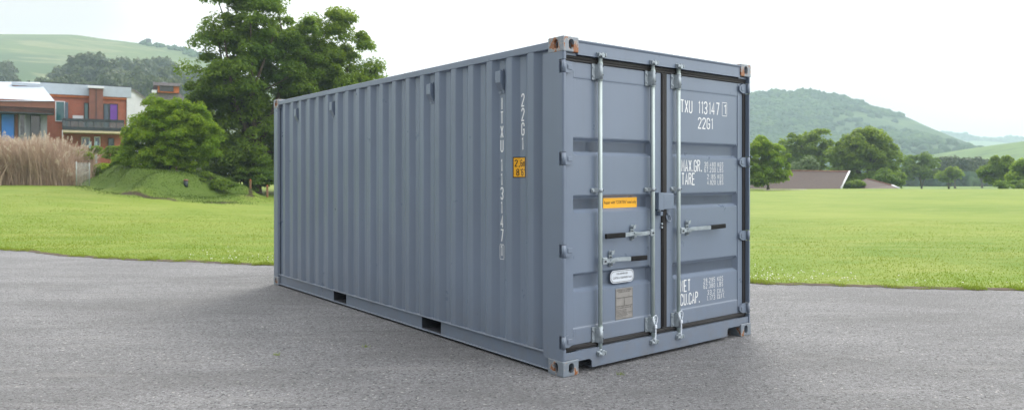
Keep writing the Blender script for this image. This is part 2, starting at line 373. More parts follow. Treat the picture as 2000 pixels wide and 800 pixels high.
# loose grit and a few sprouts on the asphalt
r = np.random.RandomState(91); n = 2600; Yg = 4.2+9.0*r.rand(n)**1.4; Xg = (r.rand(n)*2-1)*.74*Yg; ok_ = Yg < edge_y(Xg)-.05; Xg, Yg = Xg[ok_], Yg[ok_]
M['grit'] = simple('grit_stones', (0.26, 0.25, 0.24), .8, 0, .5, 40); gb = B()
for x, y in zip(Xg, Yg):
    q = .0022+.0035*r.rand()**3; bmesh.ops.create_icosphere(gb.bm, subdivisions=1, radius=1.0, matrix=Matrix.Translation((x, y, .004+q*.4)) @ Matrix.Diagonal((q*(.8+.6*r.rand()), q, q*.6, 1)))
tag(gb.build('grit', M['grit']), 'loose grit lying on the asphalt yard', 'gravel', kind='stuff')
for (px, py, lab) in ((716, 677, 'tiny grass sprout growing from the asphalt in front of the side wall'), (1213, 731, 'tiny grass sprout on the asphalt in front of the door end'), (540, 693, 'tiny grass sprout on the asphalt left of the forklift pockets')):
    Y_ = 1.53*1424.35/(py-342.5); x_ = (px-1000)/1424.35*Y_; a = r.rand(26)*2*np.pi; q = r.rand(26)*.035
    o = blades('grass_sprout', x_+np.cos(a)*q, Y_+np.sin(a)*q*.6, np.full(26, .006), .012+.02*r.rand(26), .0022, M['blade'], int(px), 1.6); tag(o, lab, 'sprout', 'grass sprouts in the asphalt')

# ------------------------------------------------------------------ shipping container
# local frame: x across the door end (0..2.438), y along the length (0..6.058), z up
CW, CL, CH = 2.438, 6.058, 2.591
cont = thing('shipping_container', 'blue-grey steel shipping container with closed double doors standing on the asphalt', 'container', (0.3886, 5.5203, 0.004), math.pi/2-0.90357)
P = M['paint']

def oval(cx, cz, w, h, n=8):
    rr = w/2; s = h/2-rr; pts = []
    for k in range(n+1): a = math.pi*k/n; pts.append((cx+rr*math.cos(a), cz+s+rr*math.sin(a)))
    for k in range(n+1): a = math.pi+math.pi*k/n; pts.append((cx+rr*math.cos(a), cz-s+rr*math.sin(a)))
    return pts
def make_casting(mat, bottom=True):
    b = B(); b.box(0, .162, 0, .178, 0, .118, .007, 3); o = b.build('corner_casting', mat, cont)
    for mk in ('in', 'side', 'end', 'top'):
        c = B()
        if mk == 'in': c.box(.026, .140, .028, .155, .024, .094)
        if mk == 'side': c.prism(oval(.085, .060, .052, .080), 'x', -.02, .06)
        if mk == 'end': c.prism(oval(.083, .060, .055, .080), 'y', -.02, .06)
        if mk == 'top': c.prism(oval(.081, .089, .062, .110), 'z', (-.02 if bottom else .08), (.04 if bottom else .14))
        boolean(o, c.build('cut', None, None, normals=True))
    for p in o.data.polygons: p.use_smooth = False
    o.data.materials.clear(); o.data.materials.append(mat)
    return o
cast_b = make_casting(M['casting'], True); cast_t = make_casting(M['casting_worn'], False)
for (sx, sy) in ((1, 1), (-1, 1), (1, -1), (-1, -1)):
    for proto, z in ((cast_b, 0.0), (cast_t, CH-.118)):
        if (sx, sy) == (1, 1): o = proto
        else: o = proto.copy(); o.data = proto.data; COL.objects.link(o)
        o.parent = cont
        o.location = (0 if sx > 0 else CW, 0 if sy > 0 else CL, z); o.scale = (sx, sy, 1)

HZ = (2.362, 1.658, 0.955, 0.258)                 # hinge heights
def post_front(side):
    arc = [(0.020-0.017*math.cos(t)-0.001, 0.020-0.017*math.sin(t)-0.001) for t in [i*math.pi/2/6 for i in range(7)]]
    pts = [(0.002, .232), (0.002, .03)] + arc + [(.030, .002), (.030, .070), (.105, .095), (.105, .17), (.05, .232)]
    if side < 0: pts = [(CW-x, y) for x, y in pts]
    b = B(); b.prism(pts, 'z', .114, CH-.114)
    o = b.build('corner_post', P, cont, normals=True)
    c = B()
    for z in HZ:
        x0, x1 = (-.02, .040) if side > 0 else (CW-.040, CW+.02)
        c.box(x0, x1, -.02, .052, z-.052, z+.052)
    boolean(o, c.build('cut', None, None)); return o
post_front(1); post_front(-1)
for sx in (1, -1):
    pts = [(.004, CL-.004), (.004, CL-.140), (.035, CL-.150), (.035, CL-.03), (.15, CL-.03), (.15, CL-.004)]
    if sx < 0: pts = [(CW-x, y) for x, y in pts]
    B().prism(pts, 'z', .118, CH-.118).build('corner_post', P, cont, normals=True)

# corrugated side walls
def prof(a):                                       # depth of the wall surface at distance a from the door end
    t = (a-0.365) % 0.2785
    if t < .072: return 0.010
    if t < .140: return 0.010+0.036*(t-.072)/.068
    if t < .210: return 0.046
    return 0.046-0.036*(t-.210)/.0685
def corr_pts():
    pts = [(0.225, prof(0.2300)), (0.297, 0.010+.036*0.0)]
    pts = [(0.225, 0.046), (0.2965, 0.046)]
    a = 0.365
    while a < CL-.36:
        pts += [(a, .010), (a+.072, .010), (a+.140, .046), (a+.210, .046)]; a += .2785
    pts = [p for p in pts if p[0] < CL-.17] + [(CL-.13, .046)]
    return pts
def smooth_pts(pts, r=0.006):
    out = [pts[0]]
    for p, q, s in zip(pts, pts[1:], pts[2:]):
        v1 = Vector(p)-Vector(q); v2 = Vector(s)-Vector(q)
        out += [tuple(Vector(q)+v1.normalized()*r), tuple(Vector(q)+(v1.normalized()+v2.normalized())*r*0.28), tuple(Vector(q)+v2.normalized()*r)]
    return out+[pts[-1]]
def side_wall(sx):
    bm = bmesh.new(); pts = smooth_pts(corr_pts()); rows = []
    for z in (0.156, 2.522):
        rows.append([bm.verts.new((x if sx > 0 else CW-x, a, z)) for a, x in pts])
    back = []
    for z in (0.156, 2.522):
        back.append([bm.verts.new((x+.004 if sx > 0 else CW-x-.004, a, z)) for a, x in pts])
    for i in range(len(pts)-1):
        for rw in (rows, back):
            f = bm.faces.new((rw[0][i], rw[0][i+1], rw[1][i+1], rw[1][i])); f.smooth = False
        for kk in (0, 1):
            bm.faces.new((rows[kk][i], rows[kk][i+1], back[kk][i+1], back[kk][i]))
    bmesh.ops.recalc_face_normals(bm, faces=bm.faces[:])
    me = bpy.data.meshes.new('side_wall'); bm.to_mesh(me); bm.free()
    return finish('side_wall', me, P, cont)
wallL = side_wall(1); wallR = side_wall(-1)

# rails
for sx in (1, -1):
    X = (lambda x: x) if sx > 0 else (lambda x: CW-x)
    b = B(); b.box(min(X(.006), X(.066)), max(X(.006), X(.066)), .170, CL-.170, 2.508, 2.567, .006, 2)
    b.build('top_rail', P, cont)
    # bottom rail: web with lips top and bottom and two forklift pockets
    pockets = [(1.755, 2.105), (3.795, 4.14)]
    b = B()
    segs = [.172, 1.755, 2.105, 3.795, 4.14, CL-.172]
    for y0, y1 in zip(segs[0::2], segs[1::2]):
        b.box(min(X(.030), X(.036)), max(X(.030), X(.036)), y0, y1, .030, .150)
    b.box(min(X(.006), X(.075)), max(X(.006), X(.075)), .170, CL-.172, .1505, .1575, .002, 1)
    b.box(min(X(.008), X(.075)), max(X(.008), X(.075)), .172, CL-.172, .0215, .0295, .002, 1)
    # weld bead along the foot of the wall
    b.tube([(X(.012), .2+i*(CL-.36)/80, .160) for i in range(81)], [0.0035+0.0015*random.Random(i).random() for i in range(81)], 6)
    b.build('bottom_rail', P, cont)
for (y0, y1) in ((1.755, 2.105), (3.795, 4.14)):
    b = B()
    b.box(.037, CW-.037, y0-.004, y0, .030, .150); b.box(.037, CW-.037, y1, y1+.004, .030, .150); b.box(.037, CW-.037, y0, y1, .146, .150)
    b.box(.037, CW-.037, y0, y1, .0302, .034)
    b.build('forklift_pocket', M['dark'], cont)
b = B()
y = .35
while y < CL-.3:
    if not any(p0-.06 < y < p1+.06 for p0, p1 in ((1.755, 2.105), (3.795, 4.14))):
        b.box(.04, CW-.04, y, y+.004, .045, .145); b.box(.04, CW-.04, y, y+.04, .041, .045)
    y += .30
b.build('cross_members', M['dark'], cont)
B().box(.08, CW-.08, .16, CL-.1, .1505, .178).build('floor', M['timber'], cont)
# roof with shallow corrugations across
bm = bmesh.new(); pts = [(.10, 2.560)]; a = .30
while a < CL-.3: pts += [(a, 2.560), (a+.02, 2.572), (a+.11, 2.572), (a+.13, 2.560)]; a += .209
pts.append((CL-.06, 2.560))
rows = [[bm.verts.new((x, a, z)) for a, z in pts] for x in (.067, CW-.067)]
for i in range(len(pts)-1): bm.faces.new((rows[0][i], rows[1][i], rows[1][i+1], rows[0][i+1]))
me = bpy.data.meshes.new('roof'); bm.to_mesh(me); bm.free(); finish('roof', me, P, cont)
# front (blind) end wall and its rails
bm = bmesh.new(); pts = [(.15, CL-.04)]; a = .2
while a < CW-.35: pts += [(a, CL-.05), (a+.02+.025, CL-.012), (a+.155, CL-.012), (a+.2, CL-.05)]; a += .25
pts.append((CW-.15, CL-.04)); rows = [[bm.verts.new((x, y, z)) for x, y in pts] for z in (.17, 2.50)]
for i in range(len(pts)-1): bm.faces.new((rows[0][i], rows[0][i+1], rows[1][i+1], rows[1][i]))
me = bpy.data.meshes.new('end_wall'); bm.to_mesh(me); bm.free(); finish('end_wall', me, P, cont)
B().box(.163, CW-.163, CL-.07, CL-.006, 2.49, 2.575, .004).build('end_rail', P, cont)
B().box(.163, CW-.163, CL-.07, CL-.006, .03, .17, .004).build('end_rail', P, cont)
# door header: face with a protruding top lip
b = B()
b.prism([(.012, 2.462), (.012, 2.552), (.002, 2.566), (.002, 2.574), (.09, 2.574), (.09, 2.462)], 'x', .163, CW-.163)
b.box(.031, .162, .030, .085, 2.452, 2.472, .002); b.box(CW-.162, CW-.031, .030, .085, 2.452, 2.472, .002)
b.build('door_header', P, cont, normals=True)
# door sill with the two cut-outs beside the castings
pts = [(.031, .121), (.163, .121), (.163, .100), (.290, .100), (.312, .078), (.312, .030), (2.075, .030), (2.075, .088), (2.092, .104), (2.275, .104), (2.275, .121), (CW-.031, .121), (CW-.031, .176), (.031, .176)]
b = B(); b.prism(pts, 'y', .010, .022)
b.box(.172, CW-.172, .0222, .12, .150, .1745); b.box(.312, 2.075, .0222, .10, .0305, .036)
b.build('door_sill', P, cont, normals=True)
b = B(); b.box(.17, CW-.17, .13, .135, .02, .149); b.build('rear_beam', M['dark'], cont)

# ---- doors: frame members plus a panel pressed with horizontal grooves
YF, YP = 0.050, 0.056
GRO = ((1.826, 1.690), (1.375, 1.238), (0.768, 0.622))
def door_profile():
    pts = [(YF+.001, 2.405), (YF+.001, 2.295), (YP, 2.280)]
    for t, bt in GRO: pts += [(YP, t), (YP+.034, t-.026), (YP+.034, bt+.024), (YP, bt)]
    pts += [(YP, .352), (YF+.001, .336), (YF+.001, .222)]
    return pts
def make_door(x0, x1, px0, px1):
    bm = bmesh.new(); pts = door_profile(); z = [p[1] for p in pts]
    rows = [[bm.verts.new((x, y, zz)) for y, zz in pts] for x in (px0, px0+.022, px1-.022, px1)]
    # panel: grooves end in sloped cheeks at both ends
    for c in (0, 3):
        for vtx, (y, zz) in zip(rows[c], pts): vtx.co.y = min(y, YP)
    for c in range(3):
        for i in range(len(pts)-1): bm.faces.new((rows[c][i], rows[c+1][i], rows[c+1][i+1], rows[c][i+1]))
    es = [e for e in bm.edges if e.calc_length() > .03]
    bmesh.ops.bevel(bm, geom=es, offset=.004, segments=2, affect='EDGES')
    # vertical edge members
    def bx(xa, xb, ya, yb, za, zb, bev):
        r = bmesh.ops.create_cube(bm, size=1.0); vs = r['verts']
        bmesh.ops.transform(bm, matrix=Matrix.Translation(((xa+xb)/2, (ya+yb)/2, (za+zb)/2)) @ Matrix.Diagonal((xb-xa, yb-ya, zb-za, 1)), verts=vs)
        bmesh.ops.bevel(bm, geom=list(set(e for v in vs for e in v.link_edges)), offset=bev, segments=2, affect='EDGES')
    bx(x0, px0-.0005, YF, YF+.045, .215, 2.412, .003); bx(px1+.0005, x1, YF, YF+.045, .215, 2.412, .003)
    bx(px0, px1, YF+.040, YF+.045, .3, 2.3, .001)
    bx(px0-.002, px1+.002, YF+.004, YF+.045, 2.4, 2.4115, .001); bx(px0-.002, px1+.002, YF+.004, YF+.045, .2155, .225, .001)
    bmesh.ops.recalc_face_normals(bm, faces=bm.faces[:])
    me = bpy.data.meshes.new('door'); bm.to_mesh(me); bm.free()
    return finish('door', me, P, cont)
doorL = make_door(.072, 1.180, .150, 1.052); doorL['label'] = 'left door leaf with two locking bars and yellow sticker'
doorR = make_door(1.242, 2.366, 1.335, 2.290); doorR['label'] = 'right door leaf with white weight markings and one locking bar'

def gasket(x0, x1, door, centre):
    b = B(); z0, z1 = .176, 2.458
    for (za, zb) in ((z0, .214), (2.413, z1)):
        zc = (za+zb)/2
        b.box(x0, x1, .040, .075, za, zb, .004, 2); b.tube([(x0, .040, zc), (x1, .040, zc)], .006, 8)
    b.box(x0, x0+.038, .042, .075, z0+.04, z1-.046, .004, 2) if centre != 0 else b.box(x0+.0, x0+.030, .046, .075, z0+.04, z1-.046, .004, 2)
    if centre == 0: b.box(x1-.030, x1, .040, .075, z0+.04, z1-.046, .005, 2); b.tube([(x1-.015, .040, .23), (x1-.015, .040, 2.40)], .007, 8)
    else: b.box(x1-.040, x1, .042, .075, z0+.04, z1-.046, .004, 2)
    return b.build('gasket', M['rubber'], door)
gasket(.034, 1.211, doorL, 0); gasket(1.2115, CW-.031, doorR, 1)

# hinges
for side, door in ((1, doorL), (-1, doorR)):
    for z in HZ:
        X = (lambda x: x) if side > 0 else (lambda x: CW-x)
        b = B()
        b.tube([(X(.020), .018, z-.047), (X(.020), .018, z+.047)], .0165, 14)
        b.tube([(X(.020), .018, z-.056), (X(.020), .018, z+.056)], .007, 8)
        pts = [(.022, -.044), (.085, -.046), (.112, -.036), (.140, -.018), (.140, .018), (.112, .034), (.085, .046), (.022, .044)]
        b.prism([(X(p), q+z) for p, q in pts], 'y', .030, .046)
        b.prism([(X(.020), .004), (X(.034), .030), (X(.034), .044), (X(.010), .030)], 'z', z-.043, z+.043)
        b.box(min(X(.07), X(.118)), max(X(.07), X(.118)), .024, .030, z-.020, z+.018, .003, 1)
        b.build('hinge', P, door, normals=True)
# locking bars
YR = 0.014
def lock_bar(x, door, seal):
    b = B(); b.tube([(x, YR, .165), (x, YR, 2.462)], .0170, 18)
    for z in (2.415, .218, 2.285, .332):
        b.tube([(x, YR, z-.006), (x, YR, z+.006)], .0215, 18)
    b.build('locking_bar', M['rod'], door)
    for z0, z1, up in ((2.287, 2.412, 1), (.206, .330, -1)):
        b = B(); zc = (z0+z1)/2
        b.tube([(x, YR, z0), (x, YR, z1)], .0225, 16)
        b.box(x-.064, x+.004, .041, .048, z0-.002, z1+.002, .003, 2)
        b.prism([(x-.038, .048), (x-.026, YR), (x-.020, YR-.012), (x-.008, YR+.012), (x-.020, .044)], 'z', z0+.006, z1-.006)
        b.box(x+.008, x+.040, .041, .048, z0+.01, z1-.01, .003, 1)
        b.prism([(x+.018, YR-.010), (x+.022, YR+.004), (x+.030, .044), (x+.020, .046), (x+.004, YR+.016)], 'z', z0+.008, z1-.008)
        for zz in (zc-.034, zc+.034):
            b.tube([(x-.050, .042, zz), (x-.050, .033, zz)], .010, 8)
            b.tube([(x+.012, YR-.0195, zz+.008), (x+.012, YR-.0235, zz+.008)], .0045, 8, mi=1)
        b.build('bar_guide', [M['galv'], M['dark']], door, normals=True)
    b = B(); z = 1.412
    b.tube([(x, YR, z-.016), (x, YR, z+.016)], .0215, 14); b.box(x-.070, x+.0, .040, .0485, z-.017, z+.017, .003, 1)
    b.prism([(x-.045, .046), (x-.020, YR-.004), (x-.006, YR+.016)], 'z', z-.015, z+.015)
    b.tube([(x-.055, .041, z), (x-.055, .031, z)], .010, 8); b.tube([(x+.014, YR-.018, z), (x+.014, YR-.023, z)], .005, 8, mi=1)
    b.build('bar_guide', [M['galv'], M['dark']], door, normals=True)
    # cams at both ends with their keepers on header and sill
    for s, ze, zb in ((1, 2.482, 2.452), (-1, .128, .160)):
        b = B()
        b.tube([(x, YR, zb), (x, YR, ze+.012*s)], .0155, 12)
        b.box(x-.030, x+.022, -.012, .018, ze-.017, ze+.012, .006, 2)
        b.tube([(x-.034, -.004, ze-.004), (x-.014, -.016, ze-.004)], .012, 9)
        b.tube([(x+.016, -.016, ze+.002), (x+.036, .002, ze+.002)], .012, 9)
        b.prism([(x-.006, ze-.024*s), (x+.020, ze-.016*s), (x+.024, ze+.004*s), (x-.004, ze+.020*s), (x-.018, ze+.004*s)], 'y', -.020, -.004)
        b.build('locking_cam', M['galv'], door, normals=True)
        b = B()
        b.box(x-.046, x+.040, .001 if s > 0 else -.001, .0118 if s > 0 else .0098, ze-.020, ze+.018, .002, 1)
        b.box(x-.044, x-.034, -.020, .001, ze-.016, ze+.014, .002, 1); b.box(x+.030, x+.040, -.020, .001, ze-.016, ze+.014, .002, 1)
        b.build('cam_keeper', M['galv'], door)
    if seal:
        b = B()
        pts = [(x-.020, -.010, .345), (x-.032, -.013, .318), (x-.020, -.016, .292), (x-.006, -.018, .272), (x-.004, -.017, .22), (x-.008, -.018, .16), (x-.012, -.014, .12)]
        b.tube(pts, .0036, 7)
        pts = [(x-.020, -.010, .345), (x+.010, -.013, .352), (x+.030, -.010, .330), (x+.022, -.014, .300), (x-.002, -.020, .270), (x+.002, -.020, .20), (x-.004, -.020, .15), (x-.010, -.016, .12)]
        b.tube(pts, .0036, 7); b.box(x-.014, x+.012, -.026, -.012, .245, .272, .003, 1)
        b.build('cable_seal', M['white_sticker'], door)
RX = (.407, 1.034, 1.371)
lock_bar(RX[0], doorL, False); lock_bar(RX[1], doorL, True); lock_bar(RX[2], doorR, True)

def handle(door, xr, xe, xg, z, xk, zdrop, kz0, kz1):
    s = 1 if xe > xr else -1
    b = B(); b.box(xr+s*.006 if s > 0 else xr-.056, xr+.056 if s > 0 else xr-s*-.006, -.014, .014, z-.028, z+.028, .005, 2)
    b.tube([(xr+s*.030, -.013, z-.002), (xr+s*.030, -.021, z-.002)], .008, 8, mi=1)
    m = (xr+xk)/2
    top = lambda xx: z + zdrop*(xx-xr)/(xe-xr)
    b.prism([(xr+s*.035, top(xr)-.013), (xk-s*.05, top(xk)-.019), (xk+s*.02, top(xk)-.010), (xg, top(xg)-.016), (xg, top(xg)+.016), (xk+s*.02, top(xk)+.022), (xk-s*.05, top(xk)+.013), (xr+s*.035, top(xr)+.017)], 'y', -.006, .004)
    b.prism([(xk-s*.06, top(xk)-.004), (xk+s*.035, top(xk)+.004), (xk+s*.035, top(xk)+.016), (xk-s*.05, top(xk)+.012)], 'y', -.016, -.0065)
    b.build('door_handle', [M['galv'], M['dark']], door, normals=True)
    b = B(); g0, g1 = sorted((xg, xe)); zt = top((xg+xe)/2)
    ang = math.atan2(top(g1)-top(g0), g1-g0)
    b.box(g0-.012, g1, -.013, .009, zt-.020, zt+.020, .007, 3, rot=Matrix.Rotation(-ang, 4, 'Y')); b.build('handle_grip', M['grip'], door)
    b = B(); zc = (kz0+kz1)/2; hh = (kz1-kz0)/2
    b.prism(oval(xk, zc, .040, 2*hh), 'y', .044, .0505)
    b.prism([(xk-.014, zc-.035), (xk+.014, zc-.035), (xk+.014, zc-.005), (xk-.014, zc-.005)], 'y', .008, .044)
    b.tube([(xk, .044, zc-hh+.018), (xk, .030, zc-hh+.018)], .012, 8, mi=0); b.tube([(xk, .029, zc-hh+.018), (xk, .0265, zc-hh+.018)], .006, 8, mi=1)
    b.tube([(xk, .044, zc+hh-.022), (xk, .026, zc+hh-.022)], .013, 8, mi=0)
    b.prism([(xk-.012, kz1-.035), (xk+.016, kz1-.030), (xk+.024, kz1+.006), (xk+.012, kz1-.004), (xk-.008, kz1-.002)], 'y', .020, .026)
    b.box(xk-.012, xk+.012, .0425, .0437, zc+.006, zc+.016, 0, mi=1)
    b.build('handle_catch', [M['galv'], M['dark']], door, normals=True)
handle(doorL, RX[1], .462, .676, 1.050, .812, -.004, .992, 1.122)
handle(doorL, RX[0], .940, .756, .852, .556, -.006, .792, .926)
handle(doorR, RX[2], 2.024, 1.820, 1.048, 1.528, .016, .996, 1.132)

# lock box over the door joint, its catch block, D ring
b = B()
b.box(1.150, 1.286, -.006, .049, 1.240, 1.374, .006, 2)
b.box(1.150, 1.262, .010, .0495, 1.374, 1.382, .002, 1)
b.build('lock_box', P, doorR)
b = B(); b.prism([(1.085, 1.385), (1.085, 1.245), (1.100, 1.236), (1.149, 1.236), (1.149, 1.385)], 'y', -.008, .049); b.box(1.116, 1.150, .000, .049, 1.187, 1.222, .003, 1); b.box(1.100, 1.150, .020, .049, 1.222, 1.236, .002, 1)
b.build('lock_box', P, doorL, normals=True)
b = B(); cxr, czr = 1.262, 1.163
ring = [(cxr+.027*math.sin(t), .034-.010*math.cos(t), czr-.034*math.cos(t)) for t in [i*2*math.pi/20 for i in range(21)]]
b.tube(ring, .0065, 8, caps=False); b.box(cxr-.018, cxr+.022, .028, .050, czr+.020, czr+.042, .004, 1)
b.build('tie_ring', P, doorR)
b = B(); b.box(1.288, 1.306, .034, .0495, 1.285, 1.325, .002, 1); b.tube([(1.297, .034, 1.302), (1.297, .028, 1.302)], .007, 8)
b.build('bolt_bracket', P, doorR)
for z in (1.115, 1.085): B().tube([(1.176, .045, z), (1.176, .030, z)], .009, 8).build('rivet', M['galv'], doorL)

# ventilators under the top rail
for yv in (0.822, 1.934, 4.162, 5.276):
    b = B(); w = .036
    b.prism([(.045, 2.250), (.034, 2.250), (.030, 2.262), (-.001, 2.315), (-.001, 2.405), (.008, 2.412), (.045, 2.412)], 'y', yv-w, yv+w)
    b.box(.040, .0455, yv-w-.004, yv+w+.004, 2.222, 2.252, .001, 1)
    b.box(.034, .0455, yv-w+.006, yv-w+.022, 2.412, 2.428, .002, 1); b.box(.034, .0455, yv+w-.022, yv+w-.006, 2.412, 2.428, .002, 1)
    b.tube([(.041, yv, 2.236), (.034, yv, 2.236)], .009, 8)
    b.build('ventilator', P, wallL, normals=True)

# ---- lettering: condensed stroke alphabet like the stencils on the box (unit cell 1 wide, 2.6 high)
HG = 2.6
def arcp(cx, cz, rx, rz, a0, a1, n=6): return [(cx+rx*math.cos(R(a0+(a1-a0)*i/n)), cz+rz*math.sin(R(a0+(a1-a0)*i/n))) for i in range(n+1)]
G = {
 'I': [[(.5, 0), (.5, HG)]], '1': [[(.28, HG-.42), (.55, HG-.02), (.55, 0)]], 'T': [[(0, HG), (1, HG)], [(.5, HG), (.5, 0)]],
 'X': [[(0, 0), (1, HG)], [(0, HG), (1, 0)]], 'U': [[(0, HG)]+arcp(.5, .5, .5, .5, 180, 360)+[(1, HG)]],
 'L': [[(0, HG), (0, 0), (1, 0)]], 'E': [[(1, HG), (0, HG), (0, 0), (1, 0)], [(0, HG/2), (.8, HG/2)]], 'F': [[(1, HG), (0, HG), (0, 0)], [(0, HG/2), (.8, HG/2)]],
 'N': [[(0, 0), (0, HG), (1, 0), (1, HG)]], 'M': [[(0, 0), (0, HG), (.5, .9), (1, HG), (1, 0)]],
 'A': [[(0, 0), (.5, HG), (1, 0)], [(.17, .8), (.83, .8)]], 'K': [[(0, 0), (0, HG)], [(1, HG), (.08, 1.1)], [(.35, 1.5), (1, 0)]],
 'R': [[(0, 0), (0, HG)]+arcp(.5, HG-.55, .5, .55, 90, -90)+[(0, HG-1.1)], [(.5, HG-1.1), (1, 0)]],
 'P': [[(0, 0), (0, HG)]+arcp(.5, HG-.6, .5, .6, 90, -90)+[(0, HG-1.2)]],
 'B': [[(0, 0), (0, HG)]+arcp(.5, HG-.6, .45, .6, 90, -90)+[(.08, HG-1.2)], [(.5, HG-1.2)]+arcp(.5, .7, .5, .7, 90, -90)+[(0, 0)]],
 'C': [[(1, HG-.7)]+arcp(.5, HG-.5, .5, .5, 0, 180)+arcp(.5, .5, .5, .5, 180, 360)+[(1, .7)]],
 'G': [[(1, HG-.7)]+arcp(.5, HG-.5, .5, .5, 0, 180)+arcp(.5, .5, .5, .5, 180, 360)+[(1, 1.2), (.5, 1.2)]],
 'S': [arcp(.5, HG-.5, .5, .5, 10, 180)+[(0, HG-.75), (1, .9)]+arcp(.5, .5, .5, .5, 0, -170)],
 '0': [arcp(.5, HG-.5, .5, .5, 0, 180)+arcp(.5, .5, .5, .5, 180, 360)+[(1, HG-.5)]],
 '2': [[(0, HG-.6)]+arcp(.5, HG-.5, .5, .5, 180, 0)+[(1, HG-.8), (0, .1), (0, 0), (1, 0)]],
 '3': [[(0, HG-.5)]+arcp(.5, HG-.5, .5, .5, 170, 0)+arcp(.5, HG-.8, .5, .5, 0, -90)+[(.35, 1.32)], [(.5, 1.3)]+arcp(.5, .6, .5, .62, 85, -170)],
 '4': [[(.75, 0), (.75, HG), (0, .7), (1, .7)]], '5': [[(1, HG), (0, HG), (0, 1.4), (.4, 1.6)]+arcp(.5, .75, .5, .78, 80, -170)],
 '6': [[(.95, HG-.5)]+arcp(.5, HG-.5, .5, .5, 20, 180)+arcp(.5, .5, .5, .5, 180, 360)+arcp(.5, .95, .5, .5, 0, 170)],
 '7': [[(0, HG), (1, HG), (.35, 0)]],
 '8': [arcp(.5, HG-.6, .44, .58, -90, 270, 14), arcp(.5, .7, .5, .7, 90, 450, 14)],
 '9': [[(.05, .5)]+arcp(.5, .5, .5, .5, 190, 360)+[(1, HG-.5)]+arcp(.5, HG-.5, .5, .5, 0, 180)+arcp(.5, HG-.95, .5, .5, 180, 350)],
 '.': [[(.2, -.03), (.2, .34)]], ',': [[(.3, .25), (.1, -.35)]], "'": [[(.3, HG), (.3, HG-.5)]],
}
def stroke(bm, pts, w, mapf, lift):
    pts = [Vector(p) for p in pts]; L, Rr = [], []
    for i, p in enumerate(pts):
        d0 = (p-pts[i-1]).normalized() if i else (pts[1]-p).normalized()
        d1 = (pts[i+1]-p).normalized() if i < len(pts)-1 else d0
        n0 = Vector((-d0.y, d0.x)); n1 = Vector((-d1.y, d1.x)); m = (n0+n1)
        m = m.normalized() if m.length > 1e-4 else n0
        k = min(1/max(m.dot(n0), .3), 1.8)
        L.append(bm.verts.new(mapf(p+m*w/2*k, lift))); Rr.append(bm.verts.new(mapf(p-m*w/2*k, lift)))
    for i in range(len(pts)-1):
        bm.faces.new((L[i], Rr[i], Rr[i+1], L[i+1]))
def text_block(bm, s, org, cw, ch, adv, weight, mp, narrow={'1': .55, 'I': .4, '.': .55, ',': .5, "'": .5, ' ': .8}):
    """org = lower left in surface coordinates (u, v); mp maps (u, v, lift) to 3D"""
    u, v = org; sx, sz = cw, ch/HG
    for chx in s:
        if chx in G:
            for k, st in enumerate(G[chx]):
                off = -(1-narrow[chx])*.5*cw if chx in '1I' else 0
                pl = [(u+p[0]*sx+off*0.6, v+p[1]*sz) for p in st]
                stroke(bm, pl, weight, lambda p, l: mp(p.x, p.y, l), k*.00025)
        u += adv*(narrow.get(chx, 1.0) if chx in narrow else 1.0)
    return u
def frame_rect(bm, u0, v0, u1, v1, w, mp):
    for a, b_ in (((u0, v0), (u1, v0)), ((u0, v1), (u1, v1)), ((u0, v0+w), (u0, v1-w)), ((u1, v0+w), (u1, v1-w))):
        stroke(bm, [a, b_], w, lambda p, l: mp(p.x, p.y, l), .0001)
# right door
dm = lambda u, v, l: (u, YP-.0016-l, v)
def fit(s, u0, u1, v0, v1, wt, gap=.36):
    bm = bmesh.new()
    nar = {'1': .62, '.': .5, ',': .5, "'": .5, ' ': .8}; nn = sum(nar.get(c, 1.0) for c in s)
    adv = (u1-u0)/(nn-gap*.9); text_block(bm, s, (u0, v0), adv*(1-gap), v1-v0, adv, wt, dm, {**nar, 'I': .62})
    me = bpy.data.meshes.new('door_marking'); bm.to_mesh(me); bm.free(); finish('door_marking', me, M['white_ink'], doorR)
fit('I', 1.385, 1.42, 2.091, 2.199, .011); fit('TXU', 1.452, 1.611, 2.091, 2.199, .011); fit('113147', 1.700, 2.010, 2.093, 2.201, .011, .40)
fit('1', 2.076, 2.112, 2.108, 2.190, .010); bm = bmesh.new(); frame_rect(bm, 2.056, 2.088, 2.128, 2.212, .005, dm); me = bpy.data.meshes.new('check_digit_box'); bm.to_mesh(me); bm.free(); finish('check_digit_box', me, M['white_ink'], doorR)
fit('22G1', 1.700, 1.908, 1.958, 2.053, .0105)
fit('MAX.GR.', 1.466, 1.748, 1.566, 1.666, .0098); fit('TARE', 1.466, 1.648, 1.448, 1.548, .0098)
for s, uu, v0 in (('30.480', 1.790, 1.611), ('67.200', 1.790, 1.560), ('2.185', 1.832, 1.499), ('4.820', 1.832, 1.446)): fit(s, uu, 1.955, v0, v0+.040, .0042, .46)
for s, v0 in (('KGS', 1.611), ('LBS', 1.560), ('KGS', 1.499), ('LBS', 1.446)): fit(s, 1.988, 2.072, v0, v0+.040, .0042, .46)
fit('NET', 1.450, 1.584, .500, .598, .0098); fit('CU.CAP.', 1.450, 1.716, .380, .478, .0098)
for s, uu, v0 in (('28.295', 1.778, .548), ('62.380', 1.778, .497), ('33.2', 1.835, .437), ('1.173', 1.826, .385)): fit(s, uu, 1.946, v0, v0+.040, .0042, .46)
for s, v0, u1 in (('KGS', .548, 2.068), ('LBS', .497, 2.068), ('CU.M.', .437, 2.088), ('CU.FT.', .385, 2.096)): fit(s, 1.984, u1, v0, v0+.040, .0042, .46)

